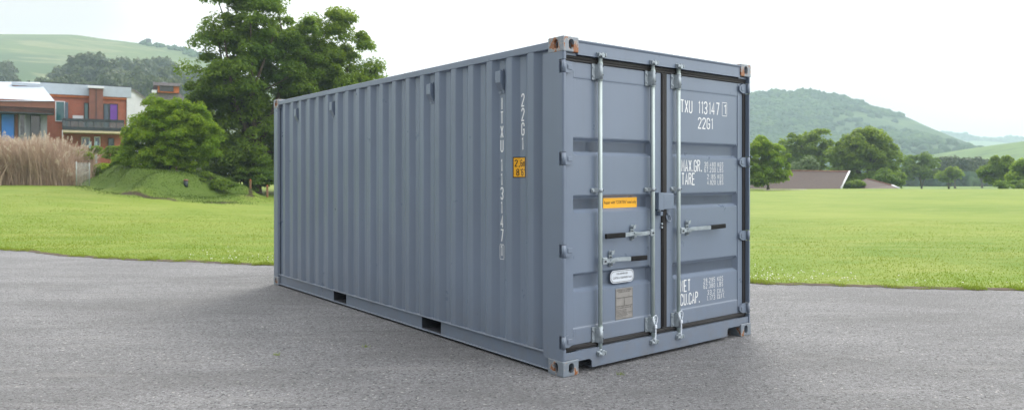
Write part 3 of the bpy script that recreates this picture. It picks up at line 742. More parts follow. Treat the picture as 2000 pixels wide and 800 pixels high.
# side wall lettering follows the corrugation
def wm(u, v, l): return (prof(u)-.0014-l, u, v)
bm = bmesh.new()
wside = lambda uc: (lambda u, v, l: wm(uc-(u-uc), v, l))       # read from outside: u runs towards the door
def vchars(s, uc, ztop, h=.098, cw=.030, step=.119, wt=.0125):
    for i, chx in enumerate(s):
        if chx in G: text_block(bm, chx, (uc-cw/2 + (0.0 if chx not in '1' else -.002), ztop-i*step-h), cw, h, cw, wt, lambda u, v, l: wm(2*uc-u, v, l), {'1': 1.0, 'I': 1.0})
vchars('ITXU', 0.822, 2.187); vchars('113147', 0.822, 1.665)
vchars('1', 0.822, .935, .085)
frame_rect(bm, 0.822-.028, .822, 0.822+.028, .944, .005, lambda u, v, l: wm(u, v, l))
me = bpy.data.meshes.new('side_marking'); bm.to_mesh(me); bm.free(); finish('side_marking', me, M['white_ink'], wallL); bm = bmesh.new()
vchars('22G1', 0.540, 2.196)
me = bpy.data.meshes.new('side_marking'); bm.to_mesh(me); bm.free(); finish('side_marking', me, M['white_ink'], wallL)
# yellow height label, bent round the corrugation
def strip(name, us, z0, z1, lift, mat, par):
    b = B()
    us = sorted(set([us[0], us[-1]]+[q for q in (.505, .575, .6435) if us[0] < q < us[-1]]))
    for a, c_ in zip(us[:-1], us[1:]): b.poly([(prof(a+1e-5)-lift, a, z0), (prof(c_-1e-5)-lift, c_, z0), (prof(c_-1e-5)-lift, c_, z1), (prof(a+1e-5)-lift, a, z1)])
    return b.build(name, mat, par)
strip('height_label_border', [.507, .634], 1.511, 1.682, .0012, M['black_ink'], wallL)
strip('height_label', [.514, .627], 1.519, 1.674, .0020, M['yellow'], wallL)
bm = bmesh.new()
lm = lambda u, v, l: (prof(1.141-u)-.0030-l, 1.141-u, v)
def labtxt(s, u0, v0, cw, h, adv, wt): text_block(bm, s, (u0, v0), cw, h, adv, wt, lm, {'1': .6, ',': .6, "'": .5, ' ': .3})
labtxt('2,6', .526, 1.605, .018, .052, .030, .007)
for st in ([(.602, 1.605), (.602, 1.640)], [(.602, 1.636), (.612, 1.640), (.612, 1.605)], [(.612, 1.636), (.622, 1.640), (.622, 1.605)]): stroke(bm, st, .005, lambda p, l: lm(p.x, p.y, l), .0002)
labtxt("8'6'", .538, 1.530, .019, .052, .032, .007)
me = bpy.data.meshes.new('label_print'); bm.to_mesh(me); bm.free(); finish('label_print', me, M['black_ink'], wallL)

# printed stickers and the data plate on the left door
def font_text(name, s, x, z, y, h, width, mat, parent, offset=0.0):
    cu = bpy.data.curves.new('t', 'FONT'); cu.body = s; cu.size = 1.0; cu.align_x = 'LEFT'; cu.offset = offset
    o = bpy.data.objects.new('t', cu); COL.objects.link(o)
    dg = bpy.context.evaluated_depsgraph_get(); dg.update(); me = bpy.data.meshes.new_from_object(o.evaluated_get(dg)); bpy.data.objects.remove(o)
    xs_ = [v.co.x for v in me.vertices]; ys_ = [v.co.y for v in me.vertices]
    sx = width/(max(xs_)-min(xs_)); sz = h/(max(ys_)-min(ys_)); mx, my = min(xs_), min(ys_)
    for v in me.vertices: v.co = (x+(v.co.x-mx)*sx, y, z+(v.co.y-my)*sz)
    me.name = name; me.materials.clear(); return finish(name, me, mat, parent)
YG = YP+.034
B().box(.514, .914, YG-.0030, YG-.0015, 1.264, 1.350).build('yellow_sticker', M['yellow'], doorL)
font_text('sticker_print', 'Repair with "CORTEN" steel only', .524, 1.290, YG-.0040, .034, .380, M['black_ink'], doorL, .004)
def rrect(x0, x1, z0, z1, rr, n=6):
    pts = []
    for (cx_, cz_, a0) in ((x1-rr, z1-rr, 0), (x0+rr, z1-rr, 90), (x0+rr, z0+rr, 180), (x1-rr, z0+rr, 270)):
        pts += [(cx_+rr*math.cos(R(a0+90*i/n)), cz_+rr*math.sin(R(a0+90*i/n))) for i in range(n+1)]
    return pts
b = B(); b.prism(rrect(.566, .846, .652, .756, .045), 'y', YG-.0315, YG-.030); b.build('oval_sticker', M['white_sticker'], doorL, normals=True)
bm = bmesh.new(); rp = rrect(.574, .838, .660, .748, .040); rp.append(rp[0]); rp.append(rp[1]); stroke(bm, rp[:-1], .0035, lambda p, l: (p.x, YG-.0325, p.y), 0)
me = bpy.data.meshes.new('sticker_print'); bm.to_mesh(me); bm.free(); finish('sticker_print', me, M['black_ink'], doorL)
font_text('sticker_print', 'FOR REPAIR USE', .640, .718, YG-.0325, .016, .130, M['black_ink'], doorL)
font_text('sticker_print', 'CORTEN or EQUIVALENT steel', .596, .682, YG-.0325, .020, .222, M['black_ink'], doorL)
B().box(.622, .828, YP-.0035, YP-.0008, .352, .606, .001).build('data_plate', M['plate'], doorL)
bm = bmesh.new(); pm = lambda u, v, l: (u, YP-.0042-l, v)
rsd = random.Random(8)
for (u0, u1, v0, v1) in ((.628, .822, .530, .600), (.628, .722, .462, .526), (.726, .822, .462, .526), (.628, .822, .358, .458)): frame_rect(bm, u0, v0, u1, v1, .0018, pm)
me = bpy.data.meshes.new('plate_print'); bm.to_mesh(me); bm.free(); finish('plate_print', me, M['black_ink'], doorL)
for s, x, z, h, w in (('APPROVED FOR TRANSPORT', .640, .584, .009, .170), ('UNDER CUSTOMS SEAL', .655, .571, .009, .138), ('CSC SAFETY APPROVAL', .640, .440, .010, .170),
                      ('DATE MANUFACTURED', .634, .424, .006, .12), ('IDENTIFICATION NO.', .634, .413, .006, .12), ('MAXIMUM GROSS MASS', .634, .402, .006, .13), ('ALLOWABLE STACKING', .634, .391, .006, .12), ('TRANSVERSE RACKING', .634, .380, .006, .13), ('TEST FORCE', .634, .369, .006, .07),
                      ('30.480 KGS', .770, .402, .006, .045), ('67.200 LBS', .770, .391, .006, .045)):
    font_text('plate_print', s, x, z, YP-.0043, h, w, M['black_ink'], doorL)
for x in (.627, .823):
    for z in (.357, .601): B().tube([(x, YP-.003, z), (x, YP-.006, z)], .0035, 8).build('rivet', M['galv'], doorL)
# thin dark joint line low on the near post and weld marks

# ------------------------------------------------------------------ foliage tools
def unit(r, n):
    d = r.normal(size=(n, 3)); return d/np.linalg.norm(d, axis=1)[:, None]
def pads_on(r, blobs, n, spread=(0.45, 1.0)):
    """centres of leafy boughs inside and on a few large ellipsoids"""
    vol = np.array([b[3]*b[4]*b[5] for b in blobs])**0.8; k = r.choice(len(blobs), n, p=vol/vol.sum()); B_ = np.array(blobs, float)[k]
    d = unit(r, n); rad = (spread[0]+(spread[1]-spread[0])*r.rand(n)**0.6)[:, None]
    return B_[:, :3]+d*rad*B_[:, 3:6]
def leaves(name, pads, pr, n, size, mat, parent, r, flat=0.55, droop=0.0, aspect=0.6):
    """leaf-sized faces gathered on boughs: dense tops, open undersides"""
    m = len(pads); k = r.randint(0, m, n); d = unit(r, n); d[:, 2] = np.where(d[:, 2] < -0.2, -d[:, 2]*0.6, d[:, 2])
    rad = (0.35+0.65*r.rand(n)**0.45)[:, None]; R_ = np.asarray(pr)[k][:, None]
    c = pads[k]+d*rad*R_*np.array([1, 1, flat])
    c[:, 2] -= droop*(np.hypot(d[:, 0], d[:, 1])*rad[:, 0])**2*R_[:, 0]
    nrm = d*0.6+unit(r, n)*0.75+np.array([0, 0, 0.45]); nrm /= np.linalg.norm(nrm, axis=1)[:, None]
    t = np.cross(nrm, unit(r, n)); t /= np.linalg.norm(t, axis=1)[:, None]; b = np.cross(nrm, t)
    s = (size*(0.6+0.8*r.rand(n)))[:, None]
    V = np.stack([c-t*s*.5, c-b*s*.5*aspect+t*s*.05, c+t*s*.5, c+b*s*.5*aspect+t*s*.05], 1).reshape(-1, 3)
    return np_mesh(name, V, np.arange(4*n).reshape(-1, 4), mat, parent)
def branches(name, base, height, trunk_r, pads, pr, mat, parent, r, nl=26, fork=0.28, nlead=4, spread=1.0):
    b = B(); base = np.array(base, float); top = base+np.array([0, 0, height*fork])
    b.tube([base-np.array([0, 0, .3]), base+np.array([.02, 0, height*.02]), base+(top-base)*.5+np.array([.05*trunk_r, .1*trunk_r, 0]), top], [trunk_r*1.5, trunk_r*1.15, trunk_r*.9, trunk_r*.8], 9)
    leads = []
    cen = np.mean(pads, axis=0)
    for i in range(nlead):
        a = 2*np.pi*i/nlead+r.rand(); e = base+np.array([math.cos(a)*height*.14*spread, math.sin(a)*height*.14*spread, height*(.62+.16*r.rand())]); e[:2] += (cen[:2]-base[:2])*.7
        m_ = (top+e)/2+r.normal(0, height*.02, 3); leads.append((top, m_, e)); b.tube([top, m_, e], [trunk_r*.6, trunk_r*.42, trunk_r*.12], 7)
    for q in r.choice(len(pads), min(nl, len(pads)), replace=False):
        p = pads[q]; L = leads[int(np.argmin([np.linalg.norm(l[2]-p) for l in leads]))]
        t = min(.95, max(.05, (p[2]-top[2])/(L[2][2]-top[2]+1e-3)*.75)); s = (L[0]*(1-t)+L[2]*t); mid = (s+p)/2+np.array([0, 0, -.04*np.linalg.norm(p-s)])
        b.tube([s, mid, p], [trunk_r*.2, trunk_r*.13, trunk_r*.04], 5)
    return b.build(name, mat, parent)
M['bark'] = simple('bark', (0.075, 0.055, 0.040), 0.9, 0, 0.35, 5, 0.5)
M['leaf_big'] = leaf_material('leaves_dark_green', (0.042, 0.095, 0.014), (0.18, 0.265, 0.024), (0.070, 0.145, 0.02), 0.48, 0.25)
M['leaf_bush'] = leaf_material('leaves_bright_green', (0.075, 0.155, 0.010), (0.27, 0.37, 0.022), (0.11, 0.22, 0.014), 0.5, 0.5)
M['leaf_mid'] = leaf_material('leaves_mid_green', (0.060, 0.120, 0.014), (0.23, 0.31, 0.026), (0.085, 0.165, 0.02), 0.48, 0.12)
M['leaf_far'] = leaf_material('leaves_distant', (0.022, 0.042, 0.024), (0.105, 0.125, 0.042), (0.036, 0.060, 0.030), 0.25, 0.06)
M['leaf_pale'] = leaf_material('leaves_pale', (0.09, 0.15, 0.06), (0.16, 0.22, 0.09), None, 0.3, 0.2)
def gz(x, y): return float(ground_h(x, y))

def tree(name, label, px, base_py, Y, blobs_px, npads, padr, nleaf, size, mat, seed, trunk=0.2, fork=.22, flat=.55, group=None, aspect=.6, droop=.15, z0=None, nlead=4, spread=(0.45, 1.0), sink=0.0):
    """blobs_px: (px, py, half width px, half height px) measured in the photo, given real size and depth here"""
    r = np.random.RandomState(seed); base = W(px, base_py, Y); bz = z0 if z0 is not None else gz(base.x, Y)
    t = thing(name, label, 'tree' if 'shrub' not in name else 'shrub', (base.x, Y, bz-sink), 0, group); k = Y/1424.35
    bl = [((q[0]-px)*k, (q[4] if len(q) > 4 else 0.0), W(q[0], q[1], Y).z-bz+sink, q[2]*k, q[2]*k*0.85, q[3]*k) for q in blobs_px]
    pads = pads_on(r, bl, npads, spread); pr = padr*(0.45+0.95*r.rand(npads)**1.2)
    h = max(.4, max(b[2]+b[5] for b in bl))
    leaves('crown', pads, pr, nleaf, size, mat, t, r, flat, droop, aspect)
    branches('trunk', (0, 0, 0), h, trunk, pads, pr, M['bark'], t, r, 40 if nleaf > 20000 else 12, fork, nlead)
    return t

# the two tall trees behind the container, left
tree('broadleaf_tree', 'tall dark green tree rising out of the top of the picture, left of the container', 500, 375, 47,
     [(505, 60, 88, 85, 0), (470, 150, 90, 75, -1), (430, 235, 75, 75, .5), (530, 180, 85, 90, 1), (480, 300, 100, 62, 0), (410, 155, 42, 40, 0), (560, 290, 80, 75, 1), (575, 125, 42, 55, 0), (400, 240, 42, 55, 0), (425, 320, 45, 40, 0), (585, 60, 30, 34, 0), (450, -20, 55, 60, 0), (500, 345, 90, 30, 0), (440, 80, 48, 45, 0)],
     430, 0.78, 190000, 0.18, M['leaf_big'], 21, .30, .16, 1.0, droop=.0, nlead=7, spread=(.25, 1.0))
tree('broadleaf_tree', 'spreading green tree whose crown leans over the top of the container', 640, 372, 50,
     [(660, 150, 80, 55, 0), (590, 130, 40, 50, 0), (735, 150, 12, 18, 0), (560, 300, 60, 60, 1), (625, 105, 62, 60, 0), (695, 185, 48, 45, 0), (600, 190, 75, 70, 1), (700, 90, 34, 26, 0), (620, 270, 90, 70, 1), (650, 50, 45, 30, 0), (700, 260, 70, 60, 0)],
     330, 0.80, 150000, 0.18, M['leaf_mid'], 22, .26, .18, 1.0, droop=.0, nlead=6, spread=(.3, 1.0))
# low growth at their foot
tree('undergrowth_shrub', 'low dark shrub at the foot of the tall tree beside the container', 470, 375, 45, [(470, 350, 42, 26, 0), (515, 350, 38, 26, 0)], 40, .42, 14000, .13, M['leaf_big'], 23, .05, .2)
# round bright shrub on the bank
tree('round_shrub_tree', 'bright green round shrubby tree on the grassy bank', 335, 350, 40,
     [(335, 262, 78, 62, 0), (278, 280, 44, 48, 0), (392, 272, 42, 56, 0), (320, 222, 42, 34, 0), (375, 225, 30, 30, 0), (252, 300, 26, 32, 0), (330, 315, 72, 30, 0)],
     520, 0.36, 130000, 0.115, M['leaf_bush'], 24, .13, .12, 1.05, aspect=.5, nlead=6, spread=(.2, .98), droop=.0)
tree('small_shrub', 'small yellow-green shrub below the balcony left of the hedge', 152, 316, 41.5, [(150, 302, 15, 13, 0), (168, 308, 10, 10, 0), (154, 322, 17, 18, 0)], 60, .22, 9000, .10, M['leaf_bush'], 25, .03, .2)
tree('low_shrub', 'dark low shrub at the right foot of the round shrubby tree', 415, 368, 39, [(405, 352, 30, 14, 0), (440, 362, 22, 10, 0), (380, 356, 16, 9, 0)], 40, .26, 9000, .11, M['leaf_big'], 26, .03, .2)
tree('low_shrub', 'leafy green shrubs in front of the brick house below its balcony', 222, 318, 47, [(208, 300, 15, 14, 0), (232, 298, 16, 16, 0), (150, 296, 12, 10, 2)], 36, .28, 8000, .12, M['leaf_mid'], 27, .03, .2)
tree('low_shrub', 'shaggy growth in front of the white shed', 345, 352, 38.6, [(318, 346, 14, 9, 0), (372, 352, 14, 8, 0)], 20, .2, 4500, .10, M['leaf_bush'], 28, .03, .2)
# clipped hedge
N = None
hp0, hp1 = W(166, 330, 44.5), W(262, 330, 43.2); hz = 1.62
t = thing('clipped_hedge', 'low clipped bright green hedge along the top of the grassy bank', 'hedge', (hp0.x, hp0.y, 1.7))
r = np.random.RandomState(31); n = 26000; u = r.rand(n)
Lh = np.array([hp1.x-hp0.x, hp1.y-hp0.y]); c = np.stack([u*Lh[0], u*Lh[1], np.zeros(n)], -1)
a = r.rand(n)*2*np.pi; q = .75+.25*r.rand(n); c[:, 0] += np.cos(a)*.28*q; c[:, 1] += np.sin(a)*.30*q; c[:, 2] = .02+(.52+.06*np.sin(u*9))*np.abs(r.rand(n)**.5)+ground_h(c[:, 0]+hp0.x, c[:, 1]+hp0.y)-1.7
V = (c[:, None, :]+r.normal(0, .045, (n, 4, 3))); np_mesh('foliage', V.reshape(-1, 3), np.arange(4*n).reshape(-1, 4), M['leaf_bush'], t)
b = B(); [b.tube([(Lh[0]*i/9, Lh[1]*i/9, -.9), (Lh[0]*i/9, Lh[1]*i/9, .25)], .02, 5) for i in range(10)]; b.build('stem', M['bark'], t)

# ------------------------------------------------------------------ pampas grass
M['pampas'] = leaf_material('pampas_straw', (0.26, 0.18, 0.135), (0.50, 0.385, 0.30), (0.36, 0.275, 0.215), 0.25, 0.8, .8)
M['plume'] = leaf_material('pampas_plumes', (0.42, 0.34, 0.27), (0.62, 0.53, 0.44), None, 0.3, 0.8, .9)
pt = thing('pampas_grass', 'dry straw-coloured bank of tall pampas grass in front of the grey house', 'grass clump', (-27.5, 40.5, 1.0))
r = np.random.RandomState(41); n = 42000
cxs = r.uniform(-3.0, 3.5, 90); cys = r.uniform(-1.3, 1.3, 90); k = r.randint(0, 90, n)
hgt = (0.7+1.75*r.rand(n)**.7)*(.85+.3*r.rand(90))[k]*np.clip(1.06-.45*np.clip((cxs[k]-2.2)/1.4, 0, 1), .4, 1.1); a = r.rand(n)*2*np.pi; out_ = .10+.85*r.rand(n)**1.2
bx_, by_ = cxs[k]+r.normal(0, .26, n), cys[k]+r.normal(0, .26, n); gzv = ground_h(bx_-27.5, by_+40.5)-1.0
w = .010+.012*r.rand(n); V = []
tt = np.linspace(0, 1, 4)
pts = [np.stack([bx_+np.cos(a)*out_*q**1.8, by_+np.sin(a)*out_*q**1.8, gzv+hgt*(q-.22*q**3*out_)], -1) for q in tt]
sd_ = np.stack([-np.sin(a+1), np.cos(a+1), np.zeros(n)], -1)
Vs = np.stack([x_ for i, p in enumerate(pts) for x_ in (p-sd_*w[:, None]*(1-.75*tt[i]), p+sd_*w[:, None]*(1-.75*tt[i]))], 1).reshape(-1, 3)
i0 = np.arange(n)*8; F = np.concatenate([np.stack([i0+2*j, i0+2*j+1, i0+2*j+3, i0+2*j+2], -1) for j in range(3)])
np_mesh('stems', Vs, F, M['pampas'], pt)
sel = r.choice(n, 1100, replace=False); V = []; m = 46
tip = pts[3][sel]; d0 = (pts[3]-pts[2])[sel]; d0 /= np.linalg.norm(d0, axis=1)[:, None]
uu = r.rand(1100, m); rad = .050*np.sin(np.pi*np.clip(uu*.9+.06, 0, 1)); ang = r.rand(1100, m)*2*np.pi
hl = .34+.16*r.rand(1100)
c = tip[:, None, :]-d0[:, None, :]*.18+d0[:, None, :]*(uu*hl[:, None])[..., None]+np.stack([np.cos(ang)*rad, np.sin(ang)*rad, 0*rad], -1)
c = c.reshape(-1, 3); e = r.normal(0, .02, (len(c), 3)); f_ = np.repeat(d0, m, 0)*.085
V = np.stack([c-e*.5, c+e*.5, c+f_+e*.2], 1).reshape(-1, 3); np_mesh('plumes', V, np.arange(len(V)).reshape(-1, 3), M['plume'], pt)

# wire mesh fence stub at the end of the pampas
M['wire'] = simple('pale_wire', (0.42, 0.47, 0.46), 0.6, 0.2, .1)
ft = thing('wire_fence', 'short stretch of pale wire mesh fence at the end of the pampas grass', 'fence', tuple(W(149, 356, 39)), 0)
fz = gz(ft.location.x, 39); ft.location.z = fz
b = B(); b.tube([(0, 0, 0), (0, 0, 1.32)], .022, 8); b.build('post', M['wire'], ft)
b = B(); b.tube([(.42, .5, 0), (.42, .5, 1.25)], .022, 8); b.build('post', M['wire'], ft)
b = B()
for i in range(22): x = .42*i/21; b.tube([(x, .5*i/21, .03), (x, .5*i/21, 1.25)], .0045, 4)
for i in range(16): z = .05+i*.078; b.tube([(0, 0, z), (.42, .5, z)], .0045, 4)
b.build('mesh_panel', M['wire'], ft)

# ------------------------------------------------------------------ houses on the left
M['brick'] = None
N = Nodes('red_brick'); br = N.n('ShaderNodeTexBrick'); N.l(N.coord('Object', (1, 1, 1)), br.inputs[0])
cc = N.n('ShaderNodeTexCoord'); sp = N.n('ShaderNodeSeparateXYZ'); N.l(cc.outputs['Object'], sp.inputs[0]); cb = N.n('ShaderNodeCombineXYZ'); N.l(N.math('ADD', sp.outputs[0], sp.outputs[1]), cb.inputs[0]); N.l(sp.outputs[2], cb.inputs[1]); N.l(cb.outputs[0], br.inputs[0])
br.inputs['Color1'].default_value = (0.44, 0.115, 0.060, 1); br.inputs['Color2'].default_value = (0.35, 0.090, 0.052, 1); br.inputs['Mortar'].default_value = (0.33, 0.22, 0.18, 1)
br.inputs['Scale'].default_value = 1.0; br.inputs['Brick Width'].default_value = .22; br.inputs['Row Height'].default_value = .075; br.inputs['Mortar Size'].default_value = .008
N.col(N.mix(N.rng(N.noise(N.coord(), .7, 4), .35, .7, 0, .35), br.outputs[0], (0.22, 0.075, 0.055))); N.rough(.85); M['brick'] = N.m
M['brick_trim'] = simple('brown_fascia', (0.20, 0.085, 0.065), .7)
M['orange'] = simple('orange_timber', (0.42, 0.12, 0.04), .7, 0, .2)
M['white_paint'] = simple('white_render', (0.66, 0.68, 0.72), .7, 0, .06)
M['roof_white'] = simple('pale_roof_sheet', (0.40, 0.46, 0.54), .45, 0, .06)
M['grey_wall'] = simple('grey_render', (0.25, 0.27, 0.31), .8, 0, .10)
M['house_frame'] = simple('dark_frame', (0.025, 0.035, 0.045), .5)
M['tile'] = simple('grey_violet_tiles', (0.19, 0.17, 0.20), .8, 0, .2, 6)
def glass(name, c, rough=.08):
    N = Nodes(name); N.col(N.mix(N.rng(N.noise(N.coord(), .8, 2), .35, .65), tuple(x*.6 for x in c), c)); N.rough(rough); N.b.inputs['Specular IOR Level'].default_value = .8; return N.m
M['glass_teal'] = glass('teal_glass', (0.015, 0.13, 0.15)); M['glass_dark'] = glass('dark_glass', (0.018, 0.025, 0.032)); M['glass_blue'] = glass('blue_glass', (0.025, 0.07, 0.12))
M['door_blue'] = simple('bright_blue_door', (0.015, 0.17, 0.60), .45, 0, .06); M['purple'] = simple('purple_blind', (0.16, 0.055, 0.34), .7, 0, .1)

class H:
    """house helper: the front faces the yard; pieces are real thick boxes measured on the front plane"""
    def __init__(s, root):
        s.root = root; s.o = Vector(root.location); s.phi = math.atan2(-s.o.x, s.o.y)*s.turn; root.rotation_euler = (0, 0, s.phi); s.Y0 = s.o.y
    turn = 1.0
    def P(s, px, py, Y):
        d = Y-s.Y0; k = (px-1000)/1424.35; c, n = math.cos(s.phi), math.sin(s.phi)
        t = (d + (-n*s.o.x + c*s.o.y))/(-n*k + c)
        return Vector((c*(t*k-s.o.x)+n*(t-s.o.y), d, 1.534+(342.5-py)/1424.35*t-s.o.z))
    def bx(s, name, px0, px1, py0, py1, Y, thick, mat, front=0.0, par=None, bev=0):
        a = s.P(px0, py1, Y); b_ = s.P(px1, py0, Y); q = B(); q.box(a.x, b_.x, a.y-front, a.y-front+thick, a.z, b_.z, bev)
        return q.build(name, mat, par or s.root)
    def window(s, px0, px1, py0, py1, Y, fmat, gmat, mull=0):
        a = s.P(px0, py1, Y); b_ = s.P(px1, py0, Y); ft = .06; q = B()
        x0, x1, z0, z1 = a.x, b_.x, a.z, b_.z; y = a.y
        q.box(x0, x0+ft, y-.05, y+.03, z0, z1); q.box(x1-ft, x1, y-.05, y+.03, z0, z1); q.box(x0+ft, x1-ft, y-.05, y+.03, z0, z0+ft); q.box(x0+ft, x1-ft, y-.05, y+.03, z1-ft, z1)
        for i in range(mull): xm = x0+(x1-x0)*(i+1)/(mull+1); q.box(xm-.025, xm+.025, y-.045, y+.02, z0+ft, z1-ft)
        f = q.build('window', fmat, s.root); g_ = B(); g_.box(x0+ft, x1-ft, y-.012, y-.002, z0+ft, z1-ft); g_.build('pane', gmat, f); return f

# brick house
YB = 60.0
hb = thing('brick_house', 'two storey red brick house with balcony and a square brick chimney', 'house', (W(170, 0, YB).x, YB, 1.2)); h = H(hb)
h.bx('wall', 84, 247, 184, 330, YB, 7.0, M['brick'])
h.bx('parapet', 78, 256, 171.5, 183, YB, 7.4, M['roof_white'], .25)
h.bx('roof_edge', 80, 254, 169.6, 171, YB, 7.3, M['house_frame'], .22)
h.bx('fascia', 96, 250, 183.6, 188.5, YB, .2, M['orange'], .16)
h.bx('gable_wall', 247.4, 264, 183.6, 330, YB, 7.2, M['white_paint'], .2)
ch = h.bx('chimney', 174, 201, 174, 236, YB, 1.6, M['brick_trim'], .85); h.bx('chimney_cap', 171.5, 203, 171.4, 174, YB, 1.9, M['white_paint'], 1.0, par=ch); h.bx('chimney_pot', 184, 189, 168.5, 171.4, YB, .3, M['white_paint'], .3, par=ch)
h.bx('chimney_joint', 187, 188.2, 176, 235, YB, .05, M['house_frame'], .89, par=ch)
h.window(108, 127, 198, 237, YB-.06, M['white_paint'], M['glass_teal']); h.window(164, 173, 201, 248, YB-.06, M['house_frame'], M['glass_teal'])
h.window(202, 213.5, 203, 248, YB-.06, M['house_frame'], M['glass_blue']); w_ = h.window(213.5, 230.5, 203, 236, YB-.06, M['house_frame'], M['purple'])
h.bx('side_screen', 127, 133, 200, 250, YB-1.0, .9, M['glass_blue'], 0)
h.bx('render_panel', 142, 163, 226, 235, YB, .08, M['white_paint'], .06)
bal = h.bx('balcony', 122, 242, 250.5, 253.5, YB-1.6, 1.58, M['house_frame'])
h.bx('soffit', 122, 241, 253.7, 258, YB-1.6, 1.55, simple('cream_soffit', (0.55, 0.48, 0.33), .7), -.02, par=bal)
h.bx('handrail', 122, 242, 234.5, 236, YB-1.6, .05, M['house_frame'], par=bal)
a_, b_ = h.P(122, 250, YB-1.6), h.P(242, 236, YB-1.6)
for i in range(9): x = a_.x+(b_.x-a_.x)*i/8; q = B(); q.box(x-.02, x+.02, -1.6, -1.56, a_.z, b_.z); q.build('baluster', M['house_frame'], bal)
Ng = Nodes('balcony_glass'); Ng.col((0.10, 0.13, 0.15)); Ng.rough(.1); tr = Ng.n('ShaderNodeBsdfTransparent'); ms = Ng.n('ShaderNodeMixShader'); ms.inputs[0].default_value = .55; Ng.l(tr.outputs[0], ms.inputs[1]); Ng.l(Ng.b.outputs[0], ms.inputs[2]); Ng.l(ms.outputs[0], Ng.out.inputs[0])
h.bx('glass_balustrade', 122.5, 241.5, 236.4, 250, YB-1.585, .012, Ng.m, par=bal)
h.bx('post', 121, 122.4, 254, 300, YB-1.6, .08, M['white_paint'])
h.window(159, 176, 268, 286, YB-.06, M['white_paint'], M['glass_blue'], 1); h.window(184, 196, 267, 285, YB-.06, M['white_paint'], M['glass_blue']); h.window(211, 223, 270, 288, YB-.06, M['house_frame'], M['glass_blue'])
for p_ in (176, 187.5): h.bx('column', p_-2.6, p_+2.6, 276, 318, YB-3.0, .22, simple('blue_grey_column', (0.22, 0.33, 0.37), .6))
# grey bungalow in front, cut by the picture edge
YG2 = 52.0
hg = thing('grey_house', 'grey walled house with a pale overhanging roof and bright blue door at the left edge', 'house', (W(20, 0, YG2).x, YG2, 1.4)); h = H(hg)
h.bx('wall', -150, 92, 213, 330, YG2, 7, M['grey_wall'])
h.bx('fascia', -150, 106, 198, 211, YG2-1.2, .18, M['brick_trim']); h.bx('soffit', -150, 106, 211.6, 213.5, YG2-1.2, 1.15, M['house_frame'])
# pitched roof sheet with a hipped right end
e0, e1 = h.P(-160, 197.5, YG2-1.3), h.P(107, 197.5, YG2-1.3); Yr = YG2+2.6; r0, r1 = h.P(-150, 158, Yr), h.P(77, 160.5, Yr)
bk = Vector((e1.x, 7.2, e1.z)); bk0 = Vector((e0.x, 7.2, e0.z)); rb = B()
rb.poly([e0, e1, r1, r0]); rb.poly([e1, bk, r1]); rb.poly([bk, bk0, r0, r1]); rb.poly([e0, bk0, bk, e1]); rb.poly([bk0, e0, r0])
rb.build('roof', M['roof_white'], hg, normals=True)
h.bx('roof_window', 25, 60, 166.5, 174, YG2+1.7, 1.2, M['orange']); h.bx('roof_window_end', 60.3, 78, 167.5, 173, YG2+1.7, 1.2, M['grey_wall']); h.bx('roof_window_cap', 23, 86, 164.2, 166.2, YG2+1.6, 1.5, M['roof_white'])
h.bx('pier', 36, 51, 214, 330, YG2, .3, M['grey_wall'], .28)
h.bx('door_recess', -6, 35.5, 217, 330, YG2, .05, M['brick_trim'], .04)
h.bx('blue_door', 3.5, 27, 224, 275, YG2, .05, M['door_blue'], .12); h.bx('door_frame', 1, 29.5, 221.5, 290, YG2, .04, M['house_frame'], .085)
h.window(37.5, 50, 220, 265, YG2-.36, M['grey_wall'], M['glass_dark']); h.window(59, 79, 221, 266, YG2-.06, M['house_frame'], M['glass_dark'])
# pale gabled house behind, with violet roof and orange dormer
YC = 72.0
hv = thing('gabled_house', 'pale gabled house with a grey-violet roof and an orange boxed dormer behind the shrub', 'house', (W(300, 0, YC).x, YC, 1.0)); h = H(hv); o_ = hv.location
rb = B(); gp = [h.P(247, 175, YC), h.P(262, 177, YC), h.P(300, 205, YC), h.P(300, 340, YC), h.P(247, 340, YC)]
rb.prism([(p.x, p.z) for p in gp], 'y', 0, 7).build('wall', M['white_paint'], hv, normals=True)
rb = B(); gp = [h.P(248, 173.6, YC), h.P(263, 175.4, YC), h.P(301, 203.5, YC), h.P(301, 205.5, YC), h.P(262, 177.2, YC), h.P(248, 175.4, YC)]
rb.prism([(p.x, p.z) for p in gp], 'y', -.3, 7.2).build('roof_edge', M['tile'], hv, normals=True)
rb = B(); gp = [h.P(284, 205, YC), h.P(306, 180, YC), h.P(350, 181, YC), h.P(400, 232, YC), h.P(400, 340, YC), h.P(284, 340, YC)]
rb.prism([(p.x, p.z) for p in gp], 'y', .05, 8).build('roof', M['tile'], hv, normals=True)
h.bx('dormer', 308, 350, 166.5, 180, YC-.5, 3, M['orange']); h.bx('dormer_window', 312, 339, 168.5, 178, YC-.56, .05, M['glass_dark']); h.bx('dormer_roof', 299, 352, 163, 166.2, YC-.9, 3.8, M['tile']); h.bx('vent_pipe', 316, 324, 160.5, 163, YC, .4, M['grey_wall'])
h.bx('barge_board', 296, 306, 176, 181, YC-.6, 1.5, M['white_paint'])
h.window(297, 306, 214, 226, YC+.04, M['white_paint'], M['glass_dark'])
# small white shed seen under the shrub
YS = 46.0
sh = thing('white_shed', 'small white shed half hidden behind the round shrub', 'shed', (W(352, 0, YS).x, YS, .6)); h = H(sh); o_ = sh.location
h.bx('wall', 326, 376, 326, 372, YS, 2.0, M['white_paint']); h.bx('door', 345, 352, 336, 350, YS, .05, M['brick_trim'], .055); h.bx('window', 357, 368, 334, 345, YS, .05, M['glass_dark'], .055)
h.bx('roof', 322, 380, 322, 326, YS, 2.4, M['tile'], .2)
